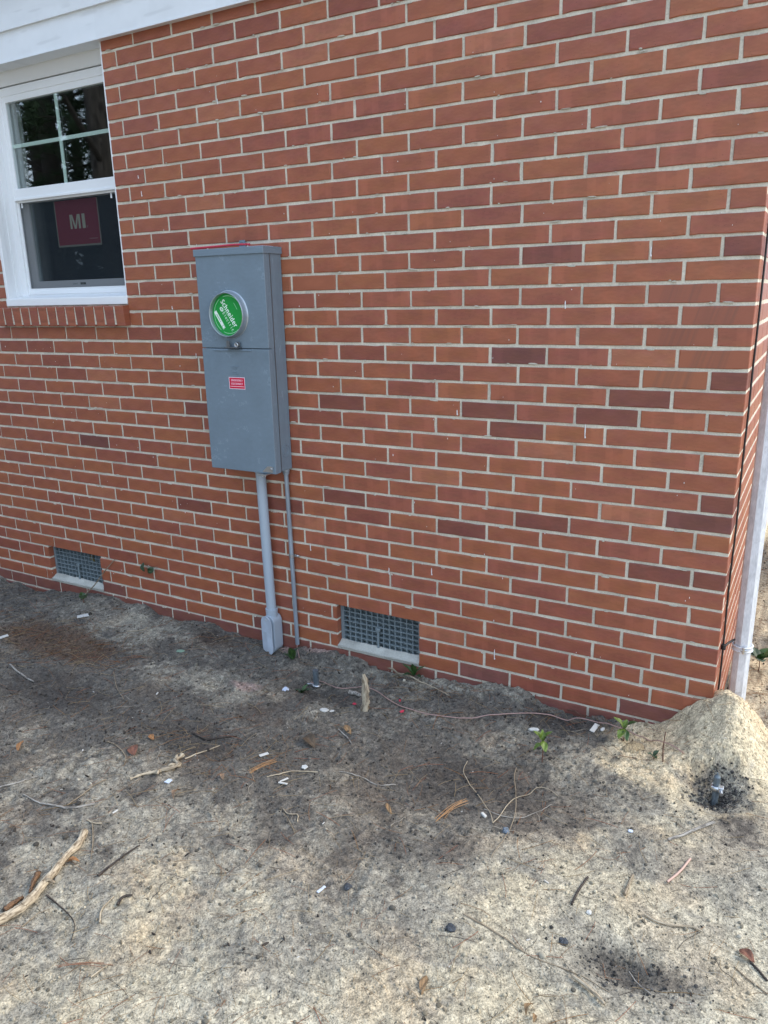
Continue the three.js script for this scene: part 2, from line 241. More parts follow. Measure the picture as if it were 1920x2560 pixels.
const stain = (draw, base) => { const c = canvas(256, 96, (g, w, h) => { g.fillStyle = '#dedbd8'; g.fillRect(0, 0, w, h); const R = rng(base); for (let i = 0; i < 2600; i++) { const v = 190 + R() * 50 | 0; g.fillStyle = `rgba(${v},${v - 4},${v - 8},0.35)`; g.fillRect(R() * w, R() * h, 2 + R() * 4, 1 + R() * 2); } draw(g, w, h, R); }); c.colorSpace = THREE.NoColorSpace; return c; };
const WHITE_SMEAR = (g, w, h, R) => { for (let i = 0; i < 60; i++) { g.fillStyle = `rgba(255,255,255,${0.05 + R() * 0.09})`; g.beginPath(); g.ellipse(w * (0.3 + R() * 0.4), h * (0.25 + R() * 0.5), 8 + R() * 26, 3 + R() * 10, -0.6 + R() * 0.5, 0, 7); g.fill(); } };
const GREY_STREAK = (g, w, h, R) => { for (let i = 0; i < 46; i++) { const x = w * (0.2 + R() * 0.55); g.strokeStyle = `rgba(${110 + R() * 30 | 0},${150 + R() * 30 | 0},${190 + R() * 40 | 0},${0.06 + R() * 0.09})`; g.lineWidth = 3 + R() * 14; g.beginPath(); g.moveTo(x + 10, 0); g.lineTo(x - 14 + R() * 10, h); g.stroke(); } };
const special = { '22,-9': WHITE_SMEAR, '20,-9': WHITE_SMEAR, '32,-8': WHITE_SMEAR, '33,-6': WHITE_SMEAR, '34,-9': WHITE_SMEAR, '21,-8': WHITE_SMEAR, '20,-2': GREY_STREAK, '19,-1': GREY_STREAK, '18,-2': GREY_STREAK, '17,-1': GREY_STREAK, '16,-2': GREY_STREAK };
function brickGeo(b) { return b.x1 - b.x0 < 0.135 ? { g: HALF[b.sh % 4], L: 0.098 } : { g: STRETCH[b.sh], L: BL }; }
function place(o, b, L) { o.position.set((b.x0 + b.x1) / 2, b.y, b.z); o.scale.set((b.x1 - b.x0) / L, 1, 1); o.rotation.z = (b.flip ? Math.PI : 0) + b.tilt; o.updateMatrix(); return o; }
const loose = [];
bricks.forEach((b, i) => {
  const { g, L } = brickGeo(b), sp = special[`${b.r},${b.k}`];
  if (i < 300 && b.size) {
    const mm = sp ? std(TONES[Math.min(b.tn, 5)], 0.5, { map: stain(sp, b.r * 31 - b.k * 7) }) : brickMats[b.tn][b.tx];
    if (sp) b.flip = false;
    place(mesh('brick', g, mm, wall), b, L);
  } else loose.push(b);
});
const dummy = new THREE.Object3D();
function looseMesh(list, parent, name) {
  const gs = list.map(b => { const { g, L } = b.geo || brickGeo(b); b.m ? dummy.matrix.copy(b.m) : place(dummy, b, L); const q = g.clone().applyMatrix4(dummy.matrix), n = q.attributes.position.count, c = new Float32Array(n * 3), t = TONES[b.tn]; for (let i = 0; i < n; i++) c.set(t, i * 3); q.setAttribute('color', new THREE.BufferAttribute(c, 3)); return q; });
  const o = mesh(name, mergeGeometries(gs), std([1, 1, 1], 0.47, { vertexColors: true, map: BT[0], bumpMap: BT[0], bumpScale: 0.0011 }), parent); o.userData.kind = 'stuff'; return o;
}
looseMesh(loose, wall, 'brick');

{
  const R = rng(4711), gs = [], tri = new THREE.IcosahedronGeometry(1, 1);
  for (let i = 0; i < 520; i++) { const r = -3 + (R() * 40 | 0), x = -0.03 - R() * 4.1, y = r * C + (R() < 0.5 ? -1 : 1) * (0.003 + R() * 0.004); if (Object.values(OPEN).some(([a, b, c, d]) => x > a - 0.03 && x < b + 0.03 && y > c - 0.02 && y < d + 0.02)) continue; const g = tri.clone(); g.scale(0.004 + R() * R() * 0.022, 0.0012 + R() * 0.0022, 0.0018).rotateZ((R() - 0.5) * 0.2).translate(x, y, -0.0002); gs.push(g); }
  mesh('mortar_smear', join(gs), wallMat, wall).userData.kind = 'stuff';
}

// the end wall round the corner
const endWall = mesh('gable_wall', new THREE.BoxGeometry(0.2, 3.38, 7).translate(-0.1009, 1.09, -3.725), wallMat, house);
{
  const R = rng(77), list = [];
  for (let r = -5; r <= 38; r++) for (let k = 0; k < 12; k++) {
    const z1 = (r & 1) ? -0.105 - k * PER : -0.21 - k * PER - 0.006, z0 = z1 - BL;
    dummy.position.set(0.0002 + (R() - 0.5) * 0.001, r * C + C / 2, (z0 + z1) / 2); dummy.rotation.set(0, Math.PI / 2, 0); dummy.scale.set(1, 1, 1); dummy.updateMatrix();
    list.push({ m: dummy.matrix.clone(), geo: { g: STRETCH[R() * 8 | 0], L: BL }, tn: tone(999, 999, R) });
  }
  dummy.rotation.set(0, 0, 0);
  looseMesh(list, endWall, 'brick');
}
// the rest of the shell, so that the rooms behind the glass are closed
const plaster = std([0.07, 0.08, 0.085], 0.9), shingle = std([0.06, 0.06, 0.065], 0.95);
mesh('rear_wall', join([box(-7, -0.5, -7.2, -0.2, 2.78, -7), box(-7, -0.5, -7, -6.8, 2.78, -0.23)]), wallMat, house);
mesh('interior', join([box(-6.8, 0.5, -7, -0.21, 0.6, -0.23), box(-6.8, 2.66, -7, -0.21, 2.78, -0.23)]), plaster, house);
{
  const s = new THREE.Shape([[0.10, 2.79], [-3.6, 4.4], [-7.3, 2.79]].map(p => new THREE.Vector2(...p)));
  mesh('roof', new THREE.ExtrudeGeometry(s, { depth: 7.15, bevelEnabled: false }).rotateY(-Math.PI / 2).translate(0.06, 0, 0), shingle, house);
}
// painted white metal trim under the roof edge
const trimTex = data(256, 256, (u, v, i, j) => { const n = 0.955 + 0.03 * noise(i / 40, j / 12, 201) + 0.012 * noise(i / 9, j / 9, 202) - 0.1 * smooth(0.5, 0.9, noise(i / 40, j / 8, 203)); return [n, n * 1.003, n * 1.01]; });
const trim = std([0.80, 0.82, 0.83], 0.42, { map: trimTex });
const white = std([0.80, 0.81, 0.81], 0.38), whiteDull = std([0.74, 0.75, 0.75], 0.5);
function wavyBoard(x0, x1, y0, y1, z0, z1, s) {
  const g = new THREE.BoxGeometry(x1 - x0, y1 - y0, z1 - z0, 120, 8, 1).translate((x0 + x1) / 2, (y0 + y1) / 2, (z0 + z1) / 2), p = g.attributes.position;
  for (let i = 0; i < p.count; i++) if (p.getZ(i) > z1 - 1e-4) p.setZ(i, z1 + 0.0022 * noise(p.getX(i) * 4, p.getY(i) * 14, s) + 0.0010 * noise(p.getX(i) * 15, p.getY(i) * 5, s + 1));
  const u = g.attributes.uv; for (let i = 0; i < p.count; i++) u.setXY(i, p.getX(i) * 1.5, p.getY(i) * 1.5);
  g.computeVertexNormals(); return g;
}
const frieze = mesh('frieze_board', wavyBoard(-7.02, 0.035, 2.481, 2.606, -0.06, 0.03, 301), trim, house);
mesh('lower_edge', box(-7.02, 2.4785, 0.0265, 0.036, 2.4835, 0.0335), trim, frieze);
mesh('fascia_board', wavyBoard(-7.03, 0.05, 2.603, 2.79, -0.06, 0.042, 305), trim, house);

// ------------------------------------------------------------------ the sash window
const win = new THREE.Group(); win.name = 'window'; house.add(win);
mesh('jamb_liner', join([box(-3.552, 1.40, -0.2, -3.5445, 2.485, 0.001), box(-3.56, 1.415, -0.026, -3.538, 2.485, 0.003, 0.003), box(-3.546, 1.415, -0.062, -3.539, 2.45, -0.052)]), white, win);
mesh('jamb_liner', box(-2.6855, 1.40, -0.2, -2.678, 2.485, -0.002), white, win);
tag(win, 'white double hung window with four upper panes');
{
  const tilt = (y0, z0, y1, z1, t) => { const s = new THREE.Shape([[z0, y0], [z1, y1], [z1, y1 + t], [z0, y0 + t]].map(p => new THREE.Vector2(...p))); return new THREE.ExtrudeGeometry(s, { depth: 0.866, bevelEnabled: false }).rotateY(-Math.PI / 2).translate(-2.682, 0, 0); };
  mesh('head_casing', join([tilt(2.427, -0.082, 2.474, -0.058, 0.012), box(-3.545, 2.4265, -0.14, -2.686, 2.434, -0.083)]), whiteDull, win);
  mesh('sill', join([box(-3.565, 1.3885, -0.12, -2.679, 1.424, 0.004, 0.003), tilt(1.422, 0.002, 1.437, -0.105, 0.004), box(-3.55, 1.43, -0.15, -2.68, 1.452, -0.096, 0.002)]), white, win);
  mesh('frame', join([box(-3.548, 1.43, -0.16, -3.502, 2.425, -0.085, 0.002), box(-2.728, 1.43, -0.16, -2.682, 2.425, -0.085, 0.002), box(-3.55, 2.385, -0.16, -2.68, 2.422, -0.086, 0.002), box(-3.502, 1.445, -0.16, -2.728, 1.466, -0.092, 0.002)]), white, win);
  mesh('upper_sash', join([box(-3.503, 1.95, -0.112, -3.478, 2.386, -0.0885, 0.002), box(-2.752, 1.95, -0.112, -2.727, 2.386, -0.0885, 0.002), box(-3.503, 2.357, -0.112, -2.727, 2.386, -0.0893, 0.002), box(-3.503, 1.912, -0.116, -2.727, 1.962, -0.0868, 0.003), box(-3.503, 1.905, -0.116, -2.727, 1.917, -0.0815, 0.002)]), white, win);
  const lower = mesh('lower_sash', join([box(-3.502, 1.466, -0.15, -3.446, 1.93, -0.119, 0.002), box(-2.784, 1.466, -0.15, -2.728, 1.93, -0.119, 0.002), box(-3.502, 1.466, -0.15, -2.728, 1.511, -0.1185, 0.002), box(-3.502, 1.894, -0.15, -2.728, 1.932, -0.1188, 0.002)]), white, win);
  const glass = new THREE.MeshPhysicalMaterial({ color: new THREE.Color().setRGB(0.8, 0.87, 0.86), roughness: 0, transmission: 1, thickness: 0, ior: 1.62, specularIntensity: 1 });
  const mirror = glass.clone(); mirror.ior = 2.1;
  for (const [x0, x1, y0, y1, z] of [[-3.48, -2.75, 1.96, 2.359, -0.097], [-3.448, -2.782, 1.509, 1.896, -0.127]]) { mesh('pane', new THREE.PlaneGeometry(x1 - x0, y1 - y0).translate((x0 + x1) / 2, (y0 + y1) / 2, z), z > -0.1 ? mirror : glass, win); mesh('pane', new THREE.PlaneGeometry(x1 - x0, y1 - y0).translate((x0 + x1) / 2, (y0 + y1) / 2, z - 0.013), z > -0.1 ? mirror : glass, win); }
  mesh('muntin', join([box(-3.131, 1.96, -0.1055, -3.113, 2.36, -0.1), box(-3.48, 2.152, -0.1052, -2.75, 2.169, -0.1003)]), std([0.66, 0.74, 0.66], 0.5), win);
  // the insect screen over the lower opening and its two pull tabs
  mesh('insect_screen', new THREE.PlaneGeometry(0.77, 0.434).translate(-3.115, 1.684, -0.103), std([0.006, 0.013, 0.019], 0.9, { transparent: true, opacity: 0.55 }), win);
  mesh('screen_frame', join([box(-3.502, 1.464, -0.107, -3.49, 1.906, -0.0985), box(-2.74, 1.464, -0.107, -2.728, 1.906, -0.0985), box(-3.502, 1.464, -0.107, -2.728, 1.475, -0.0988), box(-3.502, 1.896, -0.107, -2.728, 1.906, -0.0988)]), whiteDull, win);
  for (const x of [-3.47, -2.82]) mesh('pull_tab', new THREE.ExtrudeGeometry(new THREE.Shape([[-0.005, 0], [0.005, 0], [0.003, 0.022], [-0.003, 0.022]].map(p => new THREE.Vector2(...p))), { depth: 0.003, bevelEnabled: false }).translate(x, 1.872, -0.102), white, win);
  const st = canvas(512, 352, (g, w, h) => {
    g.fillStyle = '#8f8f7e'; g.fillRect(0, 0, w, h); g.fillStyle = '#8f1030'; g.fillRect(12, 0, w - 24, h - 14);
    g.fillStyle = '#c8ceb4'; g.font = 'bold 150px sans-serif'; g.textAlign = 'center'; g.save(); g.translate(w * 0.5, h * 0.62); g.scale(1.1, 1); g.fillText('M', -22, 0); g.fillRect(52, -109, 32, 109); g.restore();
    g.font = '20px sans-serif'; g.fillText('®', w * 0.72, h * 0.61); g.font = '13px sans-serif'; g.fillText('miwindows.com', w * 0.83, h * 0.86);
  });
  mesh('sticker', box(-3.262, 1.6715, -0.1262, -2.946, 1.889, -0.1254), std([0.9, 0.9, 0.9], 0.6, { map: st }), win);
  const lb = canvas(256, 32, (g, w, h) => { g.fillStyle = '#eef1f2'; g.fillRect(0, 0, w, h); g.fillStyle = '#6b7075'; g.font = 'italic 24px serif'; g.fillText('Lowe-E', 14, 24); g.fillStyle = '#555a55'; g.fillRect(150, 4, 92, 24); g.fillStyle = '#c8ccc0'; g.font = '14px sans-serif'; g.fillText('ENERGY', 162, 21); });
  mesh('glass_label', box(-3.19, 1.4865, -0.1186, -3.08, 1.5, -0.1178), std([0.9, 0.9, 0.9], 0.5, { map: lb }), win);
}
// rowlock brick sill
const ledge = mesh('window_sill', box(-3.62, 1.296, -0.1, -2.68, 1.379, 0.0295), wallMat, house);
for (let i = 0; i < 14; i++) {
  const R = rng(900 + i), o = mesh('brick', ROWLOCK[i % 3], brickMats[[2, 5, 1, 2, 6, 1, 5, 2][i % 8]][i % 3], ledge);
  o.position.set(-2.7055 - i * 0.0682, 1.3345 + (R() - 0.5) * 0.002, 0.034 + (R() - 0.5) * 0.002); o.rotation.set(0.07, 0, (R() - 0.5) * 0.012);
}

// ------------------------------------------------------------------ crawl space vents
const zinc = (() => { const t = data(256, 256, (u, v, i, j) => { const n = 0.74 + 0.16 * noise(i / 22, j / 22, 221) + 0.12 * noise(i / 6, j / 6, 222) + 0.05 * noise(i, j, 223); return [n, n, n * 1.02]; }); return std([0.29, 0.35, 0.365], 0.55, { map: t, metalness: 0.25 }); })();
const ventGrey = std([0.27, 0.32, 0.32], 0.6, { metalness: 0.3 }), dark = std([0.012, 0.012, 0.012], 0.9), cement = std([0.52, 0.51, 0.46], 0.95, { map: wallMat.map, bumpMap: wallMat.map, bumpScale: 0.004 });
[[OPEN.ventA, 13, 'crawl space vent with an ivy leaf caught in its grid'], [OPEN.ventB, 13, 'crawl space vent beside the thin steel conduit']].forEach(([o, nx, label]) => {
  const [x0, x1, yb, yt] = o, v = tag(mesh('crawl_vent', join([box(x0, yb, -0.075, x0 + 0.016, yt, -0.052), box(x1 - 0.016, yb, -0.075, x1, yt, -0.052), box(x0, yt - 0.012, -0.0745, x1, yt, -0.0525), box(x0, yb, -0.0745, x1, yb + 0.03, -0.0525)]), zinc, house), label);
  const a = x0 + 0.016, b = x1 - 0.016, c = yb + 0.03, d = yt - 0.012, ny = 7;
  for (let i = 1; i < nx; i++) { const x = lerp(a, b, i / nx); mesh('grid_bar', box(x - 0.0022, c, -0.0735, x + 0.0022, d, -0.054), zinc, v); }
  for (let j = 1; j < ny; j++) { const y = lerp(c, d, j / ny); mesh('grid_bar', box(a, y - 0.0022, -0.0725, b, y + 0.0022, -0.0533), zinc, v); }
  const sl = []; for (let j = 0; j < 6; j++) sl.push(new THREE.BoxGeometry(b - a, 0.03, 0.002).rotateX(-0.5).translate((a + b) / 2, lerp(c, d, (j + 0.5) / 6), -0.084));
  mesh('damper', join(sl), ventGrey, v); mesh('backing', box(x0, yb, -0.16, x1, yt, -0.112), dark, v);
  const xm = (a + b) / 2 - 0.01; mesh('lever', join([box(xm - 0.005, c - 0.005, -0.0525, xm + 0.006, c + 0.085, -0.0445, 0.002), box(xm - 0.011, c + 0.078, -0.053, xm + 0.012, c + 0.094, -0.043, 0.003)]), zinc, v);
  const s = new THREE.Shape([[0.004, yb + 0.002], [0.006, yb + 0.014], [-0.008, yb + 0.02], [-0.0335, yb + 0.034], [-0.0335, yb + 0.002]].map(p => new THREE.Vector2(...p)));
  const g = new THREE.ExtrudeGeometry(s, { depth: x1 - x0 - 0.002, bevelEnabled: false, steps: 30 }).rotateY(-Math.PI / 2).translate(x1 - 0.001, 0, 0), p = g.attributes.position;
  for (let i = 0; i < p.count; i++) if (p.getY(i) > yb + 0.01) p.setY(i, p.getY(i) + 0.0025 * noise(p.getX(i) * 40, p.getZ(i) * 60, 240));
  g.computeVertexNormals(); mesh('sill', g, cement, v).position.z = -0.02;
  v.position.z = 0.02;
});
// spots and runs of white paint on the bricks
{
  const R = rng(31), gs = [], drop = (x, y, w, h) => { const g = new THREE.SphereGeometry(0.5, 8, 6); g.scale(w, h, 0.0016).translate(x, y, 0.001); gs.push(g); };
  for (let i = 0; i < 210; i++) { const x = -0.06 - R() * 4, y = -0.1 + R() * 2.5; if (x < -2.66 && y > 1.25 || (x < -1.75 && x > -2.2 && y > 0.66 && y < 1.62)) continue; const s = 0.0012 + R() * R() * 0.0035; drop(x, y, s, s * (1 + R() * 2)); }
  for (const [x, y, h] of [[-0.99, 0.97, 0.018], [-0.50, 0.93, 0.05], [-1.30, 0.28, 0.03], [-1.7, 0.33, 0.035], [-0.82, 0.0, 0.045], [-2.28, 1.16, 0.018], [-0.59, 1.36, 0.025], [-2.05, 2.17, 0.018], [-2.52, 1.86, 0.022], [-2.53, 1.93, 0.012], [-2.4, 1.37, 0.014], [-1.1, 0.31, 0.03], [-0.32, 1.52, 0.03]]) { drop(x, y, 0.0042, h); drop(x + 0.001, y - h * 0.45, 0.006, 0.008); }
  mesh('paint_spatter', join(gs), std([0.75, 0.72, 0.7], 0.6), wall).userData.kind = 'stuff';
}

// ------------------------------------------------------------------ meter and disconnect cabinet
const enTex = data(256, 256, (u, v, i, j) => { const n = 0.93 + 0.05 * noise(i / 50, j / 30, 281) + 0.03 * noise(i / 12, j / 5, 282) + 0.02 * noise(i / 2, j / 2, 283); return [n, n, n]; });
const enamel = std([0.185, 0.24, 0.285], 0.28, { map: enTex, roughnessMap: enTex }), enamelSide = enamel, steel = std([0.55, 0.56, 0.57], 0.28, { metalness: 0.9 }), darkSteel = std([0.2, 0.21, 0.22], 0.4, { metalness: 0.8 });
const slabZ = (pts, z0, z1) => new THREE.ExtrudeGeometry(new THREE.Shape(pts.map(p => new THREE.Vector2(...p))), { depth: z1 - z0, bevelEnabled: false }).translate(0, 0, z0);
{
  const t = thing('meter_cabinet', 'tall blue grey electric meter cabinet with green round cover on brick wall', 'meter box');
  const x0 = -2.128, x1 = -1.7745, y0 = 0.682, y1 = 1.583;
  mesh('body', box(x0, y0, 0.003, x1, y1, 0.1, 0.003), enamel, t);
  mesh('upper_cover', join([box(x0 - 0.0015, 1.203, 0.082, x1 + 0.0015, 1.579, 0.1205, 0.0025)]), enamel, t);
  const low = mesh('lower_cover', join([box(x0 - 0.0015, y0 - 0.004, 0.085, x1 + 0.0015, 1.2, 0.1225, 0.0025), box(-2.062, 1.1905, 0.118, -1.86, 1.1965, 0.1258, 0.002)]), enamel, t);
  for (const [a, b, y] of [[-1.978, -1.934, 1.127], [-1.969, -1.946, 1.1195], [-1.969, -1.946, 1.1045], [-1.974, -1.936, 1.098]]) mesh('rib', box(a, y - 0.0014, 0.1215, b, y + 0.0014, 0.1245, 0.001), enamel, low);
  mesh('rib', box(-1.9475, 1.114, 0.1215, -1.9455, 1.1195, 0.1243), enamel, low);
  mesh('cap', join([box(x0 - 0.006, 1.572, 0.002, x1 + 0.006, 1.6005, 0.1265, 0.003)]), enamel, t);
  const ring = new THREE.LatheGeometry([[0.0845, 0.004], [0.085, 0.026], [0.0868, 0.0285], [0.0888, 0.0275], [0.0902, 0.022], [0.0915, 0.004], [0.097, 0.0005]].map(p => new THREE.Vector2(...p)), 64).rotateX(Math.PI / 2).translate(-1.964, 1.339, 0.1203);
  ring.computeVertexNormals();
  mesh('meter_ring', ring, std([0.38, 0.42, 0.45], 0.32, { metalness: 0.6, side: THREE.DoubleSide }), t);
  const print = canvas(512, 512, (g, w, h) => {
    g.fillStyle = '#0d9a3c'; g.fillRect(0, 0, w, h); g.translate(w / 2, h / 2);
    g.strokeStyle = '#c9f5cf'; g.lineWidth = 5; for (const [a, b] of [[-1.9, 0.0], [2.2, 4.1], [0.9, 2.0]]) { g.beginPath(); g.arc(0, 0, 228, a, b); g.stroke(); }
    g.rotate(58 * Math.PI / 180); g.fillStyle = '#f2fff2'; g.textBaseline = 'alphabetic';
    g.font = 'bold 92px sans-serif'; g.textAlign = 'center'; g.save(); g.scale(0.86, 1); g.fillText('Schneider', -10, 16); g.restore();
    g.font = '58px sans-serif'; g.save(); g.scale(0.95, 1); const e = 'Electric'; for (let i = 0; i < e.length; i++) g.fillText(e[i], -58 + i * 36, 72); g.restore();
    g.beginPath(); g.ellipse(-112, 54, 32, 24, -0.3, 0, 7); g.fill(); g.fillStyle = '#0d9a3c'; g.beginPath(); g.ellipse(-112, 54, 17, 12, -0.3, 0, 7); g.fill(); g.fillStyle = '#f2fff2'; g.font = 'bold 30px sans-serif'; g.fillText('S', -112, 65);
    g.fillRect(-150, 136, 250, 44); g.fillStyle = '#0d7a33'; g.font = 'bold 24px sans-serif'; g.fillText('SQUARE D', -50, 167); g.strokeStyle = '#0d7a33'; g.lineWidth = 3; g.strokeRect(58, 142, 36, 32);
    g.fillStyle = '#9fe3ae'; g.fillRect(-70, -158, 92, 7);
  });
  const cover = new THREE.CylinderGeometry(0.0846, 0.0846, 0.006, 56).rotateX(Math.PI / 2).translate(-1.964, 1.339, 0.1265), uv = cover.attributes.uv, ps = cover.attributes.position;
  for (let i = 0; i < ps.count; i++) uv.setXY(i, (ps.getX(i) + 1.964) / 0.1692 + 0.5, (ps.getY(i) - 1.339) / 0.1692 + 0.5);
  mesh('meter_cover', cover, std([0.9, 0.9, 0.9], 0.45, { map: print }), t);
  const stk = canvas(512, 300, (g, w, h) => { g.fillStyle = '#f4dfe8'; g.fillRect(0, 0, w, h); g.fillStyle = '#d3163c'; g.fillRect(14, 14, w - 28, h - 28); g.fillStyle = '#ffd0dc'; g.textAlign = 'center'; g.font = 'bold 70px sans-serif'; g.save(); g.translate(w / 2, 104); g.scale(0.9, 1); g.fillText('EMERGENCY', 0, 0); g.restore(); g.save(); g.translate(w / 2, 190); g.scale(0.86, 1); g.fillText('DISCONNECT', 0, 0); g.restore(); g.fillRect(30, 226, w - 60, 14); });
  mesh('warning_sticker', box(-1.993, 1.0328, 0.1222, -1.9075, 1.0828, 0.1231), std([0.92, 0.92, 0.92], 0.5, { map: stk }), low);
  const hasp = mesh('hasp', join([box(-1.983, 1.2045, 0.12, -1.912, 1.2085, 0.146), slabZ([[-1.979, 1.205], [-1.961, 1.205], [-1.963, 1.232], [-1.972, 1.236], [-1.979, 1.232]], 0.136, 0.139), slabZ([[-1.931, 1.205], [-1.913, 1.205], [-1.913, 1.229], [-1.931, 1.229]], 0.13, 0.133)]), darkSteel, t);
  mesh('screw', join([new THREE.TorusGeometry(0.0075, 0.0028, 8, 18).translate(-1.926, 1.217, 0.139), cyl([-1.926, 1.217, 0.128], [-1.926, 1.217, 0.141], 0.005, 0.004, 12)]), steel, hasp);
  const latch = mesh('latch', join([slabZ([[-1.842, 0.686], [-1.787, 0.686], [-1.786, 0.71], [-1.8, 0.713], [-1.815, 0.71], [-1.832, 0.694]], 0.123, 0.127), box(-1.862, 0.672, 0.09, -1.815, 0.677, 0.14), new THREE.TorusGeometry(0.007, 0.0022, 8, 16).translate(-1.83, 0.668, 0.132)]), steel, t);
  mesh('screw', cyl([-1.795, 0.7, 0.125], [-1.795, 0.7, 0.132], 0.0065, 0.005, 14), steel, latch);
  for (const r of [0.026, 0.015]) mesh('knockout', new THREE.TorusGeometry(r, 0.0011, 6, 36).rotateY(Math.PI / 2).translate(x1 + 0.0004, 0.766, 0.044), enamelSide, t);
  mesh('knockout', new THREE.TorusGeometry(0.012, 0.0007, 6, 30).translate(-2.056, 1.2445, 0.1206), enamel, t);
  mesh('seam', box(x1 + 0.0002, y0, 0.0795, x1 + 0.0022, 1.579, 0.0825), darkSteel, t);
  mesh('mounting_ear', join([slabZ([[-1.985, 1.59], [-1.953, 1.59], [-1.953, 1.632], [-1.957, 1.636], [-1.981, 1.636], [-1.985, 1.632]], 0.002, 0.005)]), enamel, t);
  mesh('screw', cyl([-1.969, 1.622, 0.004], [-1.969, 1.622, 0.009], 0.007, 0.005, 12), darkSteel, t);
}
tag(mesh('red_cable', join([limb([[-2.15, 1.606, 0.118], [-2.02, 1.609, 0.112], [-1.93, 1.612, 0.1], [-1.862, 1.611, 0.088]], () => 0.0042, 10, 40)]), std([0.5, 0.03, 0.06], 0.4)), 'short red cable lying on top of the meter cabinet', 'cable');
tag(mesh('paper_card', box(-1.87, 1.6012, 0.03, -1.79, 1.6032, 0.098), std([0.7, 0.6, 0.68], 0.7)), 'pale pink card lying on top of the meter cabinet beside the red cable', 'card');

// ------------------------------------------------------------------ conduits below the cabinet
const pvc = std([0.37, 0.425, 0.48], 0.38), emtTex = data(128, 256, (u, v, i, j) => { const n = 0.78 + 0.18 * noise(i / 10, j / 30, 251) + 0.1 * noise(i / 3, j / 6, 252); return [n, n, n]; }), emt = std([0.38, 0.44, 0.50], 0.42, { metalness: 0.4, map: emtTex });
{
  const t = thing('plastic_conduit', 'thick grey plastic conduit from the meter cabinet down to an oval cover', 'conduit');
  mesh('pipe', cyl([-1.9135, 0.0, 0.037], [-1.926, 0.682, 0.037], 0.0225, 0.0225, 32), pvc, t);
  mesh('connector', cyl([-1.926, 0.66, 0.037], [-1.9265, 0.683, 0.037], 0.027, 0.027, 24), pvc, t);
  const f = mesh('access_fitting', join([cyl([-1.9132, -0.035, 0.037], [-1.9128, 0.008, 0.037], 0.0265, 0.0285, 32), (() => { const s = new THREE.Shape(), r = 0.031; s.absarc(0, 0.075 - r, r - 0.0, 0, Math.PI, false); s.absarc(0, -0.108 + r, r, Math.PI, Math.PI * 2, false); return new THREE.ExtrudeGeometry(s, { depth: 0.056, bevelEnabled: true, bevelSize: 0.003, bevelThickness: 0.004, bevelSegments: 3, curveSegments: 18 }).translate(-1.9135, -0.098, 0.01); })()]), pvc, t);
  const lid = mesh('cover', (() => { const s = new THREE.Shape(), r = 0.0335; s.absarc(0, 0.079 - r, r, 0, Math.PI, false); s.absarc(0, -0.113 + r, r, Math.PI, Math.PI * 2, false); return new THREE.ExtrudeGeometry(s, { depth: 0.0025, bevelEnabled: true, bevelSize: 0.0012, bevelThickness: 0.001, bevelSegments: 2, curveSegments: 18 }); })(), std([0.52, 0.58, 0.66], 0.45, { map: emtTex }), f);
  lid.position.set(-1.9135, -0.098, 0.079); lid.rotation.set(0.02, -0.17, 0);
  for (const y of [-0.035, -0.192]) mesh('screw', new THREE.SphereGeometry(0.0042, 12, 8).scale(1, 1, 0.6).translate(-1.9135, y, 0.0838), steel, f);
}
{
  const t = thing('steel_conduit', 'thin grey metal conduit strapped to the wall right of the plastic conduit', 'conduit');
  mesh('pipe', cyl([-1.7895, -0.158, 0.0155], [-1.8005, 0.66, 0.0155], 0.0098, 0.0098, 24, true), emt, t);
  mesh('hub', join([cyl([-1.8, 0.655, 0.0155], [-1.8005, 0.669, 0.0155], 0.0135, 0.016, 8), cyl([-1.8005, 0.669, 0.0155], [-1.8005, 0.683, 0.0155], 0.0165, 0.0165, 16)]), emt, t);
  const st = mesh('strap', join([cyl([-1.7954, 0.271, 0.0155], [-1.7954, 0.284, 0.0155], 0.0122, 0.0122, 20, true), cyl([-1.7954, 0.275, 0.0155], [-1.7954, 0.2795, 0.0155], 0.0133, 0.0133, 20), box(-1.784, 0.2725, 0.004, -1.7595, 0.2825, 0.0075, 0.001)]), steel, t);
  mesh('screw', new THREE.SphereGeometry(0.0062, 12, 8).scale(1, 1, 0.7).translate(-1.768, 0.2775, 0.009), steel, st);
}
// the pale metal pipe, its clamp and the black cable round the corner
const galv = (() => { const t = data(256, 512, (u, v, i, j) => { const n = 0.83 + 0.1 * noise(i / 14, j / 14, 261) + 0.08 * noise(i / 4, j / 5, 262) + 0.05 * noise(i / 40, j / 60, 263); return [n, n, n * 1.01]; }); return std([0.74, 0.76, 0.785], 0.5, { map: rep(t, 1, 4), metalness: 0.08 }); })();
{
  const t = thing('metal_pipe', 'pale grey upright metal pipe standing by the corner of the brick wall', 'pipe');
  const oct = new THREE.CylinderGeometry(0.0305, 0.0305, 3.4, 8, 1).rotateY(Math.PI / 8 + 0.2).translate(0.063, 1.4, -0.2); oct.deleteAttribute('normal');
  mesh('pipe', toCreasedNormals(oct.toNonIndexed(), 0.2), galv, t);
  const c = mesh('clamp', join([new THREE.CylinderGeometry(0.0345, 0.0345, 0.014, 32, 1, true).translate(0.063, 0.139, -0.2), new THREE.TorusGeometry(0.0335, 0.0035, 8, 36).rotateX(Math.PI / 2).translate(0.063, 0.147, -0.2), new THREE.TorusGeometry(0.0335, 0.0035, 8, 36).rotateX(Math.PI / 2).translate(0.063, 0.131, -0.2)]), galv, t);
  mesh('bolt', join([box(0.066, 0.1265, -0.175, 0.074, 0.153, -0.158, 0.002), cyl([0.06, 0.14, -0.165], [0.082, 0.14, -0.165], 0.004, 0.004, 10)]), steel, c);
}
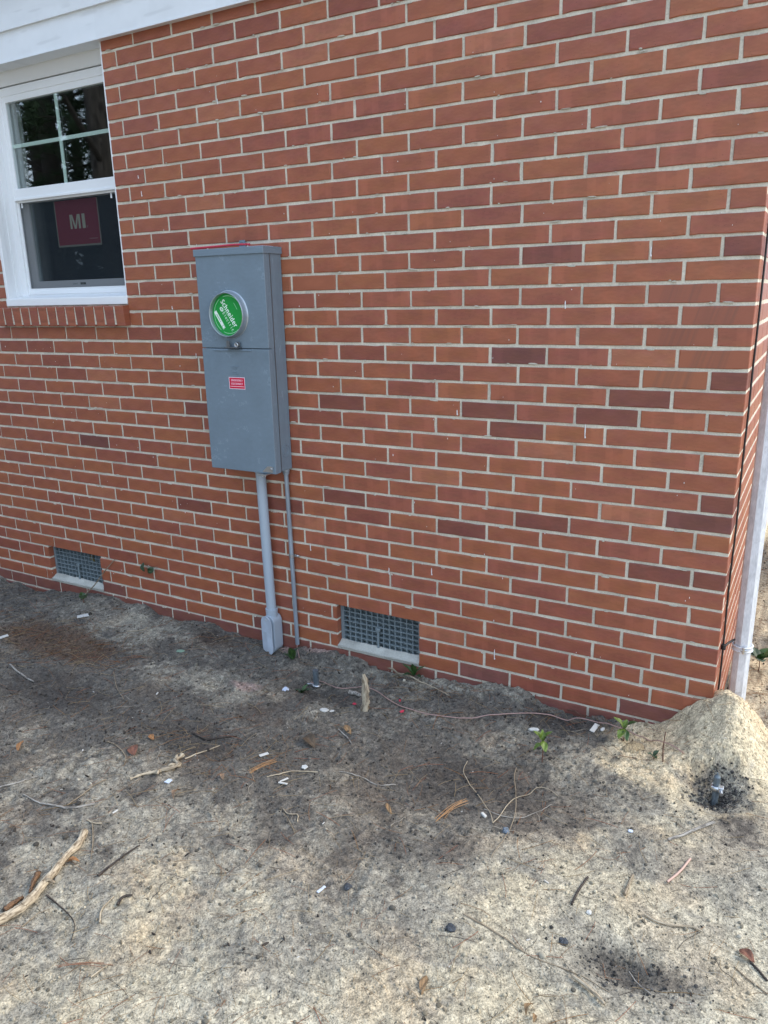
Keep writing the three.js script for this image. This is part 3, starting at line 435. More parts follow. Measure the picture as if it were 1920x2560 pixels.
{
  const t = thing('black_cable', 'black cable running down the end wall behind the metal pipe', 'cable'), blk = std([0.012, 0.012, 0.013], 0.5), P = [];
  for (let i = 0; i <= 22; i++) { const y = -0.2 + i * 0.135; P.push([0.006 + 0.0015 * noise(i * 0.8, 3, 270), y, -0.088 + 0.004 * noise(i * 0.6, 9, 271)]); }
  mesh('sheath', limb(P, () => 0.0033, 10, 140), blk, t);
  mesh('clip', join([limb([[0.008, 0.172, -0.085], [0.02, 0.178, -0.12], [0.036, 0.175, -0.168]], () => 0.0042, 8, 14), cyl([0.008, 0.165, -0.088], [0.008, 0.183, -0.088], 0.0082, 0.0082, 14)]), blk, t);
}

// ------------------------------------------------------------------ rods, copper wire and wood by the wall
const copper = std([0.42, 0.27, 0.23], 0.42, { metalness: 0.4 }), rodGrey = std([0.18, 0.22, 0.25], 0.5, { metalness: 0.5, map: emtTex });
{
  const y = H(-1.542, 0.225), t = thing('ground_rod', 'short blue grey ground rod standing in dark soil below the thin conduit', 'ground rod', [-1.542, y, 0.225]);
  mesh('rod', cyl([0, -0.08, 0], [-0.004, 0.078, 0], 0.0125, 0.0122, 20), rodGrey, t);
  mesh('clamp', join([new THREE.TorusGeometry(0.0145, 0.005, 8, 20).rotateX(Math.PI / 2).translate(0, 0.008, 0), box(-0.032, 0.001, -0.008, -0.01, 0.014, 0.01, 0.002), cyl([-0.045, 0.004, 0.006], [-0.02, 0.008, 0.004], 0.005, 0.005, 10)]), steel, t);
  const y2 = H(0.058, 0.325), u = thing('ground_rod', 'grey ground rod with a bolted clamp in a dark dug hole near the corner', 'ground rod', [0.058, y2, 0.325]);
  mesh('rod', join([cyl([0, -0.1, 0], [0.001, 0.1, 0], 0.0105, 0.0102, 20), cyl([0.001, 0.1, 0], [0.001, 0.107, 0], 0.0102, 0.006, 16), cyl([0.001, 0.107, 0], [0.001, 0.114, 0], 0.004, 0.003, 10)]), rodGrey, u);
  const c = mesh('clamp', join([new THREE.TorusGeometry(0.0125, 0.005, 8, 22).rotateX(Math.PI / 2).scale(1, 1.8, 1).translate(0, 0.062, 0), box(0.006, 0.053, -0.006, 0.024, 0.071, 0.014, 0.003)]), steel, u);
  mesh('bolt', cyl([0.016, 0.06, 0.012], [0.02, 0.058, 0.028], 0.0062, 0.0062, 6), steel, c);
}
function onGround(pts, lift, step = 0.02, sag = 0) {   // points along the soil
  const cv = new THREE.CatmullRomCurve3(pts.map(p => new THREE.Vector3(p[0], 0, p[1])), false, 'centripetal'), n = Math.max(4, Math.ceil(cv.getLength() / step)), out = [];
  const q = []; for (let i = 0; i <= n; i++) { const p = cv.getPointAt(i / n); q.push([p.x, p.z, H(p.x, p.z)]); }
  for (let i = 0; i <= n; i++) { let h = -9; for (let k = -2; k <= 2; k++) { const j = clamp(i + k, 0, n); h = Math.max(h, q[j][2]); } out.push(new THREE.Vector3(q[i][0], lerp(q[i][2], h, 1 - sag) + (typeof lift === 'function' ? lift(i / n) : lift), q[i][1])); }
  return out;
}
{
  const t = thing('copper_wire', 'bare copper wire trailing along the ground below the brick wall', 'wire');
  const y = H(-1.75, 0.05);
  mesh('strand', join([
    limb([[-1.79, -0.15, 0.015], [-1.783, -0.165, 0.03], [-1.755, y + 0.012, 0.062], [-1.715, H(-1.715, 0.105) - 0.004, 0.105]], () => 0.0019, 8, 24),
    limb(onGround([[-1.558, 0.2], [-1.527, 0.196], [-1.473, 0.214], [-1.433, 0.222], [-1.389, 0.2], [-1.34, 0.197], [-1.291, 0.194], [-1.244, 0.208], [-1.182, 0.239], [-1.117, 0.262], [-1.062, 0.267], [-0.99, 0.27], [-0.904, 0.253], [-0.824, 0.228], [-0.725, 0.177], [-0.629, 0.12], [-0.552, 0.092], [-0.472, 0.079], [-0.39, 0.077], [-0.335, 0.08], [-0.302, 0.087], [-0.257, 0.096], [-0.193, 0.133], [-0.131, 0.179], [-0.078, 0.21], [-0.055, 0.228]], 0.0045, 0.03), () => 0.0019, 8, 260),
  ]), copper, t);
}
// bark and wood
const woodTex = (k, a, b) => data(128, 256, (u, v, i, j) => { const n = clamp(0.55 + 0.5 * noise(i / 7, j / 36, k) + 0.3 * noise(i / 3, j / 9, k + 1) + 0.5 * smooth(0.3, 0.7, noise(i / 20, j / 20, k + 2)) * -1); return [0, 1, 2].map(c => lerp(a[c], b[c], n)); });
const wBark = std([1, 1, 1], 0.9, { map: woodTex(571, [0.035, 0.022, 0.015], [0.22, 0.12, 0.06]) });
const wPale = std([1, 1, 1], 0.85, { map: woodTex(501, [0.17, 0.13, 0.085], [0.5, 0.42, 0.3]) }), wTan = std([1, 1, 1], 0.88, { map: woodTex(511, [0.11, 0.08, 0.05], [0.36, 0.29, 0.2]) }), wDark = std([1, 1, 1], 0.92, { map: woodTex(521, [0.018, 0.015, 0.012], [0.08, 0.062, 0.05]) }), wRed = std([1, 1, 1], 0.9, { map: woodTex(531, [0.07, 0.03, 0.02], [0.2, 0.095, 0.06]) }), wGrey = std([1, 1, 1], 0.9, { map: woodTex(541, [0.13, 0.115, 0.1], [0.42, 0.39, 0.34]) }), wPink = std([0.5, 0.33, 0.26], 0.6);
function twig(name, label, cat, pts, r0, r1, m, lift = 0.5, rough = 0.12, group) {
  const s = pts.length * 13 + Math.round(Math.abs(pts[0][0]) * 100), g = limb(onGround(pts, r0 * lift + 0.001, Math.max(0.012, r0 * 2), 0.35), t => lerp(r0, r1, t), r0 > 0.006 ? 11 : 6, 0, rough, s);
  return tag(mesh(name, g, m), label, cat, group);
}
{
  const pts = onGround([[-1.619, 1.382], [-1.594, 1.424], [-1.585, 1.469], [-1.572, 1.509], [-1.556, 1.547], [-1.548, 1.587], [-1.538, 1.618], [-1.536, 1.665], [-1.552, 1.719], [-1.56, 1.8]], 0.012, 0.02), t = thing('branch', 'long pale bent branch lying on grey soil, thickest stick in the yard', 'branch');
  mesh('stem', limb(pts, s => lerp(0.0105, 0.0135, s) * (1 + 0.16 * noise(s * 14, 2, 551)) * (1 + 0.3 * gauss(s, 0, 0.6, 0, 0.03)), 14, 120, 0.1, 8), std([1, 1, 1], 0.8, { map: rep(woodTex(561, [0.16, 0.115, 0.07], [0.56, 0.46, 0.32]), 1, 3) }), t);
  mesh('knot', limb([[-1.55, H(-1.55, 1.58) + 0.018, 1.585], [-1.54, H(-1.54, 1.57) + 0.02, 1.572], [-1.525, H(-1.525, 1.57) + 0.012, 1.565]], s => lerp(0.007, 0.003, s), 8, 8, 0.2, 3), wTan, t);
}
twig('bark_strip', 'upright sliver of brown bark leaning beside the long pale branch', 'bark', [[-1.603, 1.56], [-1.585, 1.59], [-1.562, 1.62]], 0.008, 0.004, wBark, 1.1, 0.5);
twig('bark_strip', 'flat orange brown bark piece below the long pale branch', 'bark', [[-1.576, 1.69], [-1.574, 1.66], [-1.571, 1.635]], 0.009, 0.005, wBark, 0.4, 0.5);
{
  const t = thing('broken_stake', 'weathered broken wooden stake standing up in the copper wire bend', 'stake', [-1.246, H(-1.246, 0.325), 0.325]);
  mesh('shaft', limb([[0.0, -0.05, 0.0], [0.006, 0.03, -0.004], [0.004, 0.085, -0.012], [-0.006, 0.125, -0.02], [-0.012, 0.14, -0.022]], s => lerp(0.019, 0.012, s) * (s > 0.93 ? 0.6 : 1), 9, 20, 0.42, 5), wPale, t);
}
twig('wood_stub', 'short white stub of wood beside the broken stake', 'wood piece', [[-1.365, 0.245], [-1.335, 0.242], [-1.305, 0.25]], 0.009, 0.007, wGrey, 0.8, 0.3);
{
  const t = thing('branch', 'cream coloured crooked branch with broken knots on dark soil', 'branch');
  mesh('stem', limb(onGround([[-1.714, 1.113], [-1.691, 1.068], [-1.652, 1.038], [-1.616, 1.005], [-1.617, 0.977], [-1.647, 0.963], [-1.65, 0.924]], 0.005, 0.014, 0.3), s => (0.0045 + 0.0035 * s) * (1 + 0.5 * noise(s * 19, 4, 552)), 9, 70, 0.3, 12), wPale, t);
  for (const [x, z, a] of [[-1.65, 1.037, 1], [-1.618, 0.99, 2.4], [-1.645, 0.962, 4]]) mesh('knot', limb([[x, H(x, z) + 0.006, z], [x + 0.014 * Math.cos(a), H(x, z) + 0.016, z + 0.016 * Math.sin(a)], [x + 0.022 * Math.cos(a), H(x, z) + 0.012, z + 0.026 * Math.sin(a)]], s => lerp(0.008, 0.005, s), 8, 6, 0.3, 4), wPale, t);
}
twig('twig', 'straight pale split twig above the cream crooked branch', 'twig', [[-1.627, 0.937], [-1.605, 0.87], [-1.58, 0.805]], 0.0032, 0.0016, wPale);
twig('twig', 'pale twig running down from the wall vent beside the thin conduit', 'twig', [[-1.36, -0.01], [-1.3, 0.0], [-1.229, 0.031], [-1.172, 0.062], [-1.107, 0.085], [-1.042, 0.102], [-0.96, 0.13]], 0.0048, 0.002, wPale, 3.2);
twig('twig', 'reddish bare twig leaning on the lowest bricks right of the vent', 'twig', [[-0.513, 0.006], [-0.46, 0.02], [-0.407, 0.04]], 0.0028, 0.0016, wRed, 6);
twig('twig', 'short pale twig with a bent tip near the brown leaf below the stake', 'twig', [[-1.255, 0.502], [-1.203, 0.525], [-1.161, 0.56]], 0.003, 0.0022, wGrey);
twig('twig', 'grey twig with a side spur at the left edge of the picture', 'twig', [[-2.073, 1.355], [-2.033, 1.307], [-2.028, 1.277], [-2.018, 1.244]], 0.0036, 0.0018, wGrey);
twig('twig', 'long curved grey twig above the thick pale branch', 'twig', [[-1.965, 1.343], [-1.895, 1.349], [-1.818, 1.342], [-1.748, 1.314], [-1.707, 1.267]], 0.0024, 0.0036, wGrey);
twig('twig', 'thin straight tan twig crossing the curved grey twig', 'twig', [[-1.779, 1.317], [-1.781, 1.264], [-1.79, 1.202], [-1.776, 1.159]], 0.0018, 0.0024, wTan);
twig('twig', 'hooked brown twig beside the dull red leaf', 'twig', [[-1.96, 0.996], [-1.887, 1.006], [-1.828, 1.027], [-1.805, 1.055]], 0.0022, 0.0014, wTan);
twig('root', 'black crooked root on the dark soil left of the white paper strip', 'root', [[-1.726, 0.793], [-1.657, 0.79], [-1.561, 0.729]], 0.005, 0.002, wDark);
twig('root', 'dark straight root half sunk in sand right of the thick branch', 'root', [[-1.441, 1.486], [-1.438, 1.425], [-1.425, 1.342]], 0.0042, 0.002, wDark);
twig('twig', 'thin pale twig beside the upper end of the thick branch', 'twig', [[-1.634, 1.341], [-1.575, 1.39], [-1.517, 1.447]], 0.0022, 0.0012, wTan);
twig('root', 'short black curved root at the edge of the pale sand', 'root', [[-1.306, 1.537], [-1.314, 1.511], [-1.298, 1.491]], 0.0044, 0.003, wDark, 1);
twig('twig', 'short white forked twig just below the black curved root', 'twig', [[-1.305, 1.6], [-1.329, 1.572], [-1.336, 1.523]], 0.003, 0.0018, wPale);
twig('twig', 'pale arched twig beside the white chip and the folded plastic bit', 'twig', [[-1.293, 0.894], [-1.266, 0.857], [-1.256, 0.828], [-1.23, 0.805], [-1.165, 0.776]], 0.0016, 0.0028, wPale);
twig('twig', 'long wavy grey twig in the middle of the dark soil', 'twig', [[-1.102, 0.734], [-1.018, 0.718], [-0.958, 0.723], [-0.905, 0.686]], 0.0016, 0.0024, wGrey);
twig('twig', 'small pale twig bent at a right angle on mid grey soil', 'twig', [[-1.159, 0.985], [-1.123, 1.002], [-1.094, 0.995], [-1.076, 1.021]], 0.0018, 0.0022, wPale);
twig('root', 'long dark root running across the pale sand past the slate stone', 'root', [[-0.46, 1.13], [-0.396, 1.139], [-0.318, 1.151], [-0.262, 1.159], [-0.194, 1.157], [-0.145, 1.154], [-0.07, 1.166]], 0.0028, 0.0008, wTan, -0.3);
twig('stick', 'short cream stick poking from a clod at the lower edge', 'stick', [[-0.154, 1.175], [-0.127, 1.184], [-0.098, 1.197], [-0.071, 1.215]], 0.0052, 0.0042, wPale, 1.6);
twig('stick', 'weathered brown stick slanting on the sand above the long dark root', 'stick', [[-0.212, 0.829], [-0.221, 0.892], [-0.224, 0.948]], 0.003, 0.0034, wDark);
twig('stick', 'straight grey stick on the sand below the dug hole', 'stick', [[-0.039, 0.586], [-0.008, 0.555], [0.031, 0.508], [0.072, 0.459]], 0.004, 0.0044, wGrey, 1.4);
twig('wire_offcut', 'short pink copper offcut lying on the pale sand', 'wire', [[-0.012, 0.747], [0.011, 0.697], [0.031, 0.632]], 0.0034, 0.0034, wPink, 1.6, 0);
twig('stick', 'stubby tan stick beside the pink copper offcut', 'stick', [[-0.106, 0.848], [-0.104, 0.806], [-0.102, 0.767]], 0.0048, 0.0042, wTan, 1.3);
twig('twig', 'curved pale twig with a dark tip on the sand at right', 'twig', [[-0.046, 0.888], [-0.012, 0.897], [0.03, 0.89], [0.07, 0.871], [0.096, 0.874]], 0.0034, 0.0024, wPale, 1.2);
twig('twig', 'thin straight twig below the dark clods at lower right', 'twig', [[-0.047, 1.052], [-0.013, 1.095], [0.016, 1.114]], 0.0017, 0.0014, wGrey);
twig('root', 'dark thin root by the brown leaf at the right edge', 'root', [[0.179, 0.943], [0.215, 0.969], [0.256, 0.991]], 0.0019, 0.0015, wTan);
twig('root', 'dark bent root ending at the brown leaf at the right edge', 'root', [[0.213, 0.913], [0.232, 0.93], [0.253, 0.952]], 0.0032, 0.0026, wDark);
twig('twig', 'thin tan twig just below the thick branch at the lower left', 'twig', [[-1.495, 1.698], [-1.493, 1.656], [-1.475, 1.623]], 0.0018, 0.0012, wTan);
twig('root', 'curling thin dark root under the knot of the thick branch', 'root', [[-1.52, 1.599], [-1.431, 1.609], [-1.371, 1.628], [-1.334, 1.669]], 0.0024, 0.001, wDark);
twig('twig', 'pale straight twig on white sand at the bottom left', 'twig', [[-1.198, 1.722], [-1.192, 1.692], [-1.186, 1.667]], 0.0026, 0.0014, wPale);
twig('twig', 'forked pale twig near the left edge below the brown mulch', 'twig', [[-2.876, 0.744], [-2.781, 0.771], [-2.657, 0.786]], 0.004, 0.003, wGrey, 0.8);
twig('twig', 'pale twig with a hooked end on grey sand near the far vent', 'twig', [[-2.67, 0.24], [-2.591, 0.208], [-2.594, 0.179]], 0.0022, 0.0026, wPale);
twig('root', 'thin wandering root on dark soil below the far vent', 'root', [[-2.385, 0.581], [-2.274, 0.665], [-2.17, 0.722]], 0.002, 0.0014, wTan);
// dry looping grass roots on the dark patch
const L = 'dry looping root';
twig('dry_root', 'pale dry root arching down to the tangle on the dark soil', 'root', [[-0.741, 0.455], [-0.732, 0.509], [-0.689, 0.571], [-0.632, 0.63], [-0.582, 0.679], [-0.55, 0.711], [-0.53, 0.747]], 0.0017, 0.0013, wPale, 1.8, 0.05);
twig('dry_root', 'pale dry root sagging between the two sides of the tangle', 'root', [[-0.58, 0.695], [-0.524, 0.701], [-0.468, 0.684], [-0.429, 0.631], [-0.398, 0.566]], 0.0014, 0.001, wGrey, 1.8, 0.05);
twig('dry_root', 'pale dry root looping over the top of the tangle', 'root', [[-0.53, 0.747], [-0.523, 0.704], [-0.521, 0.631], [-0.508, 0.573], [-0.483, 0.543], [-0.467, 0.504], [-0.435, 0.496], [-0.393, 0.522]], 0.0016, 0.001, wPale, 2.4, 0.05);
twig('dry_root', 'long tan dry root crossing the tangle and ending on sand', 'root', [[-0.572, 0.416], [-0.558, 0.475], [-0.521, 0.563], [-0.485, 0.669], [-0.473, 0.748], [-0.473, 0.834], [-0.475, 0.898]], 0.0017, 0.0011, wTan, 2.6, 0.05);
{
  const y = H(-0.114, 0.262);
  tag(mesh('stem', limb([[-0.114, y - 0.01, 0.262], [-0.118, y + 0.05, 0.255], [-0.116, y + 0.105, 0.248]], s => lerp(0.0024, 0.0016, s), 7, 12, 0.2, 3), wRed), 'thin leafless red stem standing up at the end of the copper wire', 'stem');
  tag(mesh('vine_stem', limb([[-2.977, 0.075, 0.004], [-3.05, 0.0, 0.02], [-3.15, -0.1, 0.022], [-3.222, H(-3.222, 0.03), 0.03]], s => lerp(0.0022, 0.0034, s), 7, 20, 0.15, 2), wTan), 'thin dry vine stem leaning on the wall across the far vent', 'vine');
}

// ------------------------------------------------------------------ leaves and seedlings
function leafGeo(len, wid, curl, fold = 0.25, tip = 1) {
  const nU = 10, nV = 4, P = [], I = [], U = [];
  for (let i = 0; i <= nU; i++) for (let j = -nV; j <= nV; j++) { const t = i / nU, w = wid / 2 * Math.pow(Math.sin(Math.PI * Math.pow(clamp(t, 0.012, 0.995), 0.8)), 0.8 * tip), v = j / nV; P.push(v * w, Math.abs(v) * w * fold + curl * len * t * (1 - t) * 4 * 0.25 + 0.0015 * Math.sin(t * 9 + v * 3), (t - 0.5) * len); U.push(v * 0.5 + 0.5, t); }
  for (let i = 0; i < nU; i++) for (let j = 0; j < nV * 2; j++) { const q = i * (nV * 2 + 1) + j, w = q + nV * 2 + 1; I.push(q, w, q + 1, q + 1, w, w + 1); }
  const g = new THREE.BufferGeometry(); g.setAttribute('position', new THREE.Float32BufferAttribute(P, 3)); g.setAttribute('uv', new THREE.Float32BufferAttribute(U, 2)); g.setIndex(I); g.computeVertexNormals(); return g;
}
const leafTex = k => data(64, 128, (u, v, i, j) => { const vein = Math.max(0, 1 - Math.abs(u - 0.5) * 22) * 0.35 + 0.12 * Math.max(0, Math.sin((v * 9 + Math.abs(u - 0.5) * 5) * 6.28) - 0.8) * 5, n = 0.7 + 0.2 * noise(i / 9, j / 9, k) + 0.1 * noise(i / 3, j / 3, k + 1) + vein; return [n, n, n * 0.9]; });
const LT = leafTex(601), leafMat = (c, tr = 0) => tr ? new THREE.MeshPhysicalMaterial({ color: new THREE.Color().setRGB(...c), roughness: 0.5, map: LT, side: THREE.DoubleSide, transmission: 0.2, thickness: 0 }) : std(c, 0.8, { map: LT, side: THREE.DoubleSide });
const dry = [leafMat([0.36, 0.17, 0.07]), leafMat([0.33, 0.2, 0.105]), leafMat([0.22, 0.09, 0.06]), leafMat([0.11, 0.075, 0.05]), leafMat([0.36, 0.22, 0.14])];
function deadLeaf(label, x, z, len, wid, yaw, mi, curl = 0.5, roll = 0.2, fold = 0.14) { const o = mesh('fallen_leaf', leafGeo(len, wid, curl, fold), dry[mi]); o.position.set(x, H(x, z) + 0.006, z); o.rotation.set(0.12, yaw, roll, 'YXZ'); return tag(o, label, 'leaf'); }
deadLeaf('bright orange curled leaf right beside the thick pale branch', -1.55, 1.487, 0.045, 0.02, -0.9, 0, 0.9, 0.3, 0.6);
deadLeaf('orange brown leaf at the left edge on dark soil', -2.243, 1.154, 0.062, 0.022, 0.6, 0, 0.4);
deadLeaf('small orange leaf on black soil above the dull red leaf', -1.839, 0.89, 0.036, 0.022, 1.2, 0, 0.7);
deadLeaf('dull red broad leaf beside a hooked brown twig', -1.83, 0.987, 0.055, 0.04, 0.9, 2, 0.4);
deadLeaf('torn pinkish tan leaf on rough soil right of the paper scrap', -1.506, 1.102, 0.04, 0.024, 0.1, 4, 1.2, 0.5, 0.5);
deadLeaf('long tan leaf on dark soil below the broken stake', -1.217, 0.494, 0.06, 0.024, 0.95, 1, 0.3);
deadLeaf('dark brown curled leaf lying between the stake and the white strip', -1.29, 0.644, 0.07, 0.045, 1.2, 3, 0.8, 0.1, 0.5);
deadLeaf('narrow orange leaf right of the middle on dark soil', -0.854, 0.829, 0.052, 0.014, 0.85, 1, 0.3);
deadLeaf('tan pointed leaf on pale sand at the bottom edge', -0.464, 1.36, 0.05, 0.02, 0.25, 1, 0.4);
deadLeaf('tan curled leaf joined to a smaller one at the bottom edge', -0.22, 1.305, 0.034, 0.015, -0.15, 1, 0.9, 0.5, 0.6);
deadLeaf('tiny tan leaf, smaller of the joined pair at the bottom edge', -0.205, 1.322, 0.022, 0.011, 0.4, 1, 0.9, -0.4, 0.6);
deadLeaf('thick russet leaf at the right edge by two dark roots', 0.204, 0.902, 0.042, 0.026, 1.1, 2, 0.6, 0.1, 0.4);
deadLeaf('small tan leaf lying by the pine needles left of the folded plastic', -1.42, 0.965, 0.03, 0.022, 0.4, 4, 0.9, 0.4, 0.4);
const greens = [leafMat([0.05, 0.115, 0.026], 1), leafMat([0.17, 0.26, 0.035], 1), leafMat([0.03, 0.07, 0.022], 1), leafMat([0.12, 0.2, 0.1], 1)];
function plant(label, x, z, stem, leaves, cat = 'seedling', sm = wRed, y = null) {
  const y0 = y ?? H(x, z), t = thing('seedling', label, cat, [x, y0, z]);
  if (stem) mesh('stem', limb([[0, -0.01, 0], [0.003, stem * 0.5, 0.002], [0, stem, 0]], s => lerp(0.0024, 0.0014, s), 7, 10, 0.1, 2), sm, t);
  for (const [len, wid, yaw, pitch, mi, h = stem, curl = 0.3] of leaves) { const g = leafGeo(len, wid, curl, 0.25).translate(0, 0, len / 2), o = mesh('leaf', g, greens[mi], t); o.position.set(0, h, 0); o.rotation.set(-pitch, yaw, 0, 'YXZ'); }
  return t;
}
plant('bright yellow green seedling on a thin red stem in the dark sand', -0.498, 0.363, 0.085, [[0.05, 0.027, 1.9, 0.9, 1], [0.046, 0.026, -1.5, 0.75, 1], [0.045, 0.024, 0.6, -0.5, 1], [0.04, 0.02, -2.6, 1.25, 1], [0.04, 0.022, -0.9, -0.6, 1, 0.075], [0.034, 0.018, 2.6, 0.9, 0]]);
plant('yellow green seedling touching the copper wire near the sand heap', -0.268, 0.15, 0.05, [[0.06, 0.03, 1.5, 0.75, 0], [0.055, 0.03, -1.4, 0.8, 1], [0.05, 0.026, -0.2, -0.4, 1], [0.05, 0.024, 0.5, -0.5, 0], [0.035, 0.02, 3, 0.9, 1]]);
plant('dark green upright leaf beside the foot of the thin conduit', -1.748, 0.115, 0.0, [[0.085, 0.036, 0.4, 1.15, 0, 0.0], [0.06, 0.03, 2.2, 1.0, 2, 0.01], [0.05, 0.03, -1.2, 0.6, 2, 0.0]], 'plant');
plant('small dark green sprout left of the blue grey ground rod', -1.56, 0.31, 0.0, [[0.05, 0.022, 1.8, 0.5, 2, 0], [0.045, 0.02, 2.9, 0.7, 0, 0], [0.04, 0.02, 0.9, 0.8, 2, 0], [0.035, 0.018, -1.4, 0.4, 2, 0]], 'plant');
plant('dense green sprout under the right end of the near vent', -1.165, 0.04, 0.02, [[0.07, 0.024, 1.9, 0.8, 0], [0.07, 0.024, -1.5, 0.7, 0], [0.08, 0.026, 0.3, 1.1, 0], [0.06, 0.024, -0.6, 0.3, 2], [0.06, 0.022, 1.0, 0.3, 2], [0.06, 0.022, -2.5, 0.6, 0]], 'plant');
plant('tiny green two leaf sprout by the red stem near the sand heap', -0.15, 0.235, 0.01, [[0.028, 0.016, 0.6, 0.3, 2], [0.03, 0.016, 2.6, 0.5, 2], [0.024, 0.014, -1.2, 0.5, 2]]);
plant('leafy dark green plant in the sand right of the metal pipe', 0.11, -0.72, 0.05, [[0.075, 0.048, 0.2, 0.35, 2], [0.07, 0.045, 1.4, 0.5, 2], [0.075, 0.045, 2.6, 0.6, 0], [0.07, 0.045, -1.1, 0.5, 2], [0.07, 0.042, -2.2, 0.7, 2], [0.05, 0.03, 0.6, 1.1, 0]], 'plant');
plant('single pale green leaf on the soil under the far vent', -3.13, 0.115, 0.03, [[0.06, 0.045, 1.0, 0.7, 3, 0.02], [0.045, 0.032, -2.0, 0.8, 0, 0.02]], 'plant');
{
  const t = thing('ivy_sprig', 'two ivy leaves growing out of the mortar near the far vent', 'ivy', [-2.74, 0.08, 0.004]);
  mesh('stem', limb([[0, 0, 0], [0.02, -0.006, 0.018], [0.06, 0.004, 0.016], [0.09, 0.006, 0.008]], () => 0.0012, 6, 14), wTan, t);
  for (const [x, y, a, l] of [[0.0, 0.0, 0.4, 0.05], [0.048, -0.01, -0.7, 0.045]]) { const o = mesh('leaf', leafGeo(l, l * 0.75, 0.3), greens[2], t); o.position.set(x, y - 0.004, 0.022); o.rotation.set(1.2, a, a * 0.6); }
  const o = mesh('fallen_leaf', leafGeo(0.055, 0.045, 0.6), leafMat([0.16, 0.12, 0.03])); o.position.set(-3.2, 0.04, -0.045); o.rotation.set(1.3, 0.4, 0.3); tag(o, 'yellow brown leaf caught in the grid of the far vent', 'leaf');
}

// ------------------------------------------------------------------ chips, scraps and stones
const RT = data(128, 128, (u, v, i, j) => { const n = 0.66 + 0.3 * noise(i / 5, j / 5, 611) + 0.25 * noise(i / 2, j / 2, 612); return [n, n, n]; }), rough = c => std(c, 0.95, { map: RT, bumpMap: RT, bumpScale: 0.004 });
const chipM = std([0.54, 0.53, 0.49], 0.6), scrapBlue = std([0.55, 0.6, 0.7], 0.5), redM = std([0.5, 0.03, 0.06], 0.5), slate = rough([0.09, 0.1, 0.115]), blueStone = rough([0.27, 0.32, 0.37]), sandRock = rough([0.55, 0.43, 0.26]), greenScrap = std([0.2, 0.3, 0.22], 0.6);
function chipGeo(l, w, h, seed, n = 7) { const R = rng(seed), pts = []; for (let i = 0; i < n; i++) { const a = i / n * 6.283, k = 0.78 + R() * 0.3; pts.push(new THREE.Vector2(Math.cos(a) * l / 2 * k, Math.sin(a) * w / 2 * k)); } return new THREE.ExtrudeGeometry(new THREE.Shape(pts), { depth: h, bevelEnabled: true, bevelSize: h * 0.3, bevelThickness: h * 0.3, bevelSegments: 1 }).rotateX(-Math.PI / 2); }
function lump(r, seed, sy = 0.7) { const g = mergeVertices(new THREE.IcosahedronGeometry(r, 4).deleteAttribute('uv').deleteAttribute('normal')), p = g.attributes.position; for (let i = 0; i < p.count; i++) { const x = p.getX(i), y = p.getY(i), z = p.getZ(i), k = 1 + 0.34 * noise(x / r * 1.5 + seed, z / r * 1.5 + y / r, seed) + 0.2 * noise(x / r * 4, z / r * 4 + y / r * 3, seed + 1) + 0.1 * noise(x / r * 9, z / r * 9 + y / r * 7, seed + 2); p.setXYZ(i, x * k, y * k * sy, z * k); } g.setAttribute('uv', new THREE.Float32BufferAttribute(Array.from({ length: p.count }, (_, i) => [p.getX(i) / 0.05, (p.getZ(i) + p.getY(i)) / 0.05]).flat(), 2)); g.computeVertexNormals(); return g; }
function scrap(name, label, cat, x, z, g, m, yaw = 0, lift = 0.003, tilt = 0) { const o = mesh(name, g, m); o.position.set(x, H(x, z) + lift, z); o.rotation.set(tilt, yaw, tilt * 0.6, 'YXZ'); return tag(o, label, cat); }
const bar = (l, w, h) => new RoundedBoxGeometry(l, h, w, 1, h * 0.3);
scrap('white_chip', 'white oval chip on the dark soil below the broken stake', 'chip', -1.37, 0.424, chipGeo(0.034, 0.022, 0.005, 1, 9), chipM, 0.5);
scrap('white_chip', 'small white sliver touching the white oval chip', 'chip', -1.345, 0.408, bar(0.02, 0.009, 0.004), chipM, 0.9);
scrap('bottle_cap', 'pale blue round plastic cap half buried below the ground rod', 'cap', -1.617, 0.35, new THREE.CylinderGeometry(0.014, 0.016, 0.012, 22), scrapBlue, 0, 0.0, 0.6);
scrap('paper_strip', 'white paper strip lying alone on dark soil in the middle', 'paper', -1.388, 0.788, bar(0.034, 0.014, 0.002), chipM, 1.05);
scrap('white_chip', 'white pointed chip at the end of the pale arched twig', 'chip', -1.217, 0.779, chipGeo(0.026, 0.02, 0.003, 3, 5), chipM, 0.3, 0.005, 0.3);
{
  const t = thing('plastic_bit', 'white plastic bit folded like a V on dark soil', 'plastic', [-1.236, H(-1.236, 0.878) + 0.005, 0.878]);
  for (const [x, z, a] of [[-0.003, -0.007, 1.15], [0.005, 0.009, 0.2]]) { const o = mesh('strip', bar(0.034, 0.007, 0.004), chipM, t); o.position.set(x, 0.002, z); o.rotation.y = a; }
}
scrap('paper_scrap', 'bluish white paper scrap below the cream crooked branch', 'paper', -1.585, 1.059, chipGeo(0.03, 0.022, 0.002, 7, 4), scrapBlue, 0.7, 0.004, 0.25);
scrap('white_chip', 'white splinter above the upper end of the thick branch', 'chip', -1.62, 1.267, bar(0.03, 0.006, 0.004), chipM, 1.5);
twig('root', 'short white bent root beside the upper end of the thick branch', 'root', [[-1.666, 1.334], [-1.634, 1.336], [-1.61, 1.325]], 0.0026, 0.003, wPale, 0.9);
scrap('plastic_bit', 'pale straight plastic strip standing out on sandy ground', 'plastic', -0.852, 1.221, bar(0.03, 0.008, 0.003), scrapBlue, 1.35, 0.004);
scrap('stone', 'blue grey stone between the plastic strip and the tangle', 'stone', -0.789, 1.181, lump(0.011, 3, 0.5), slate);
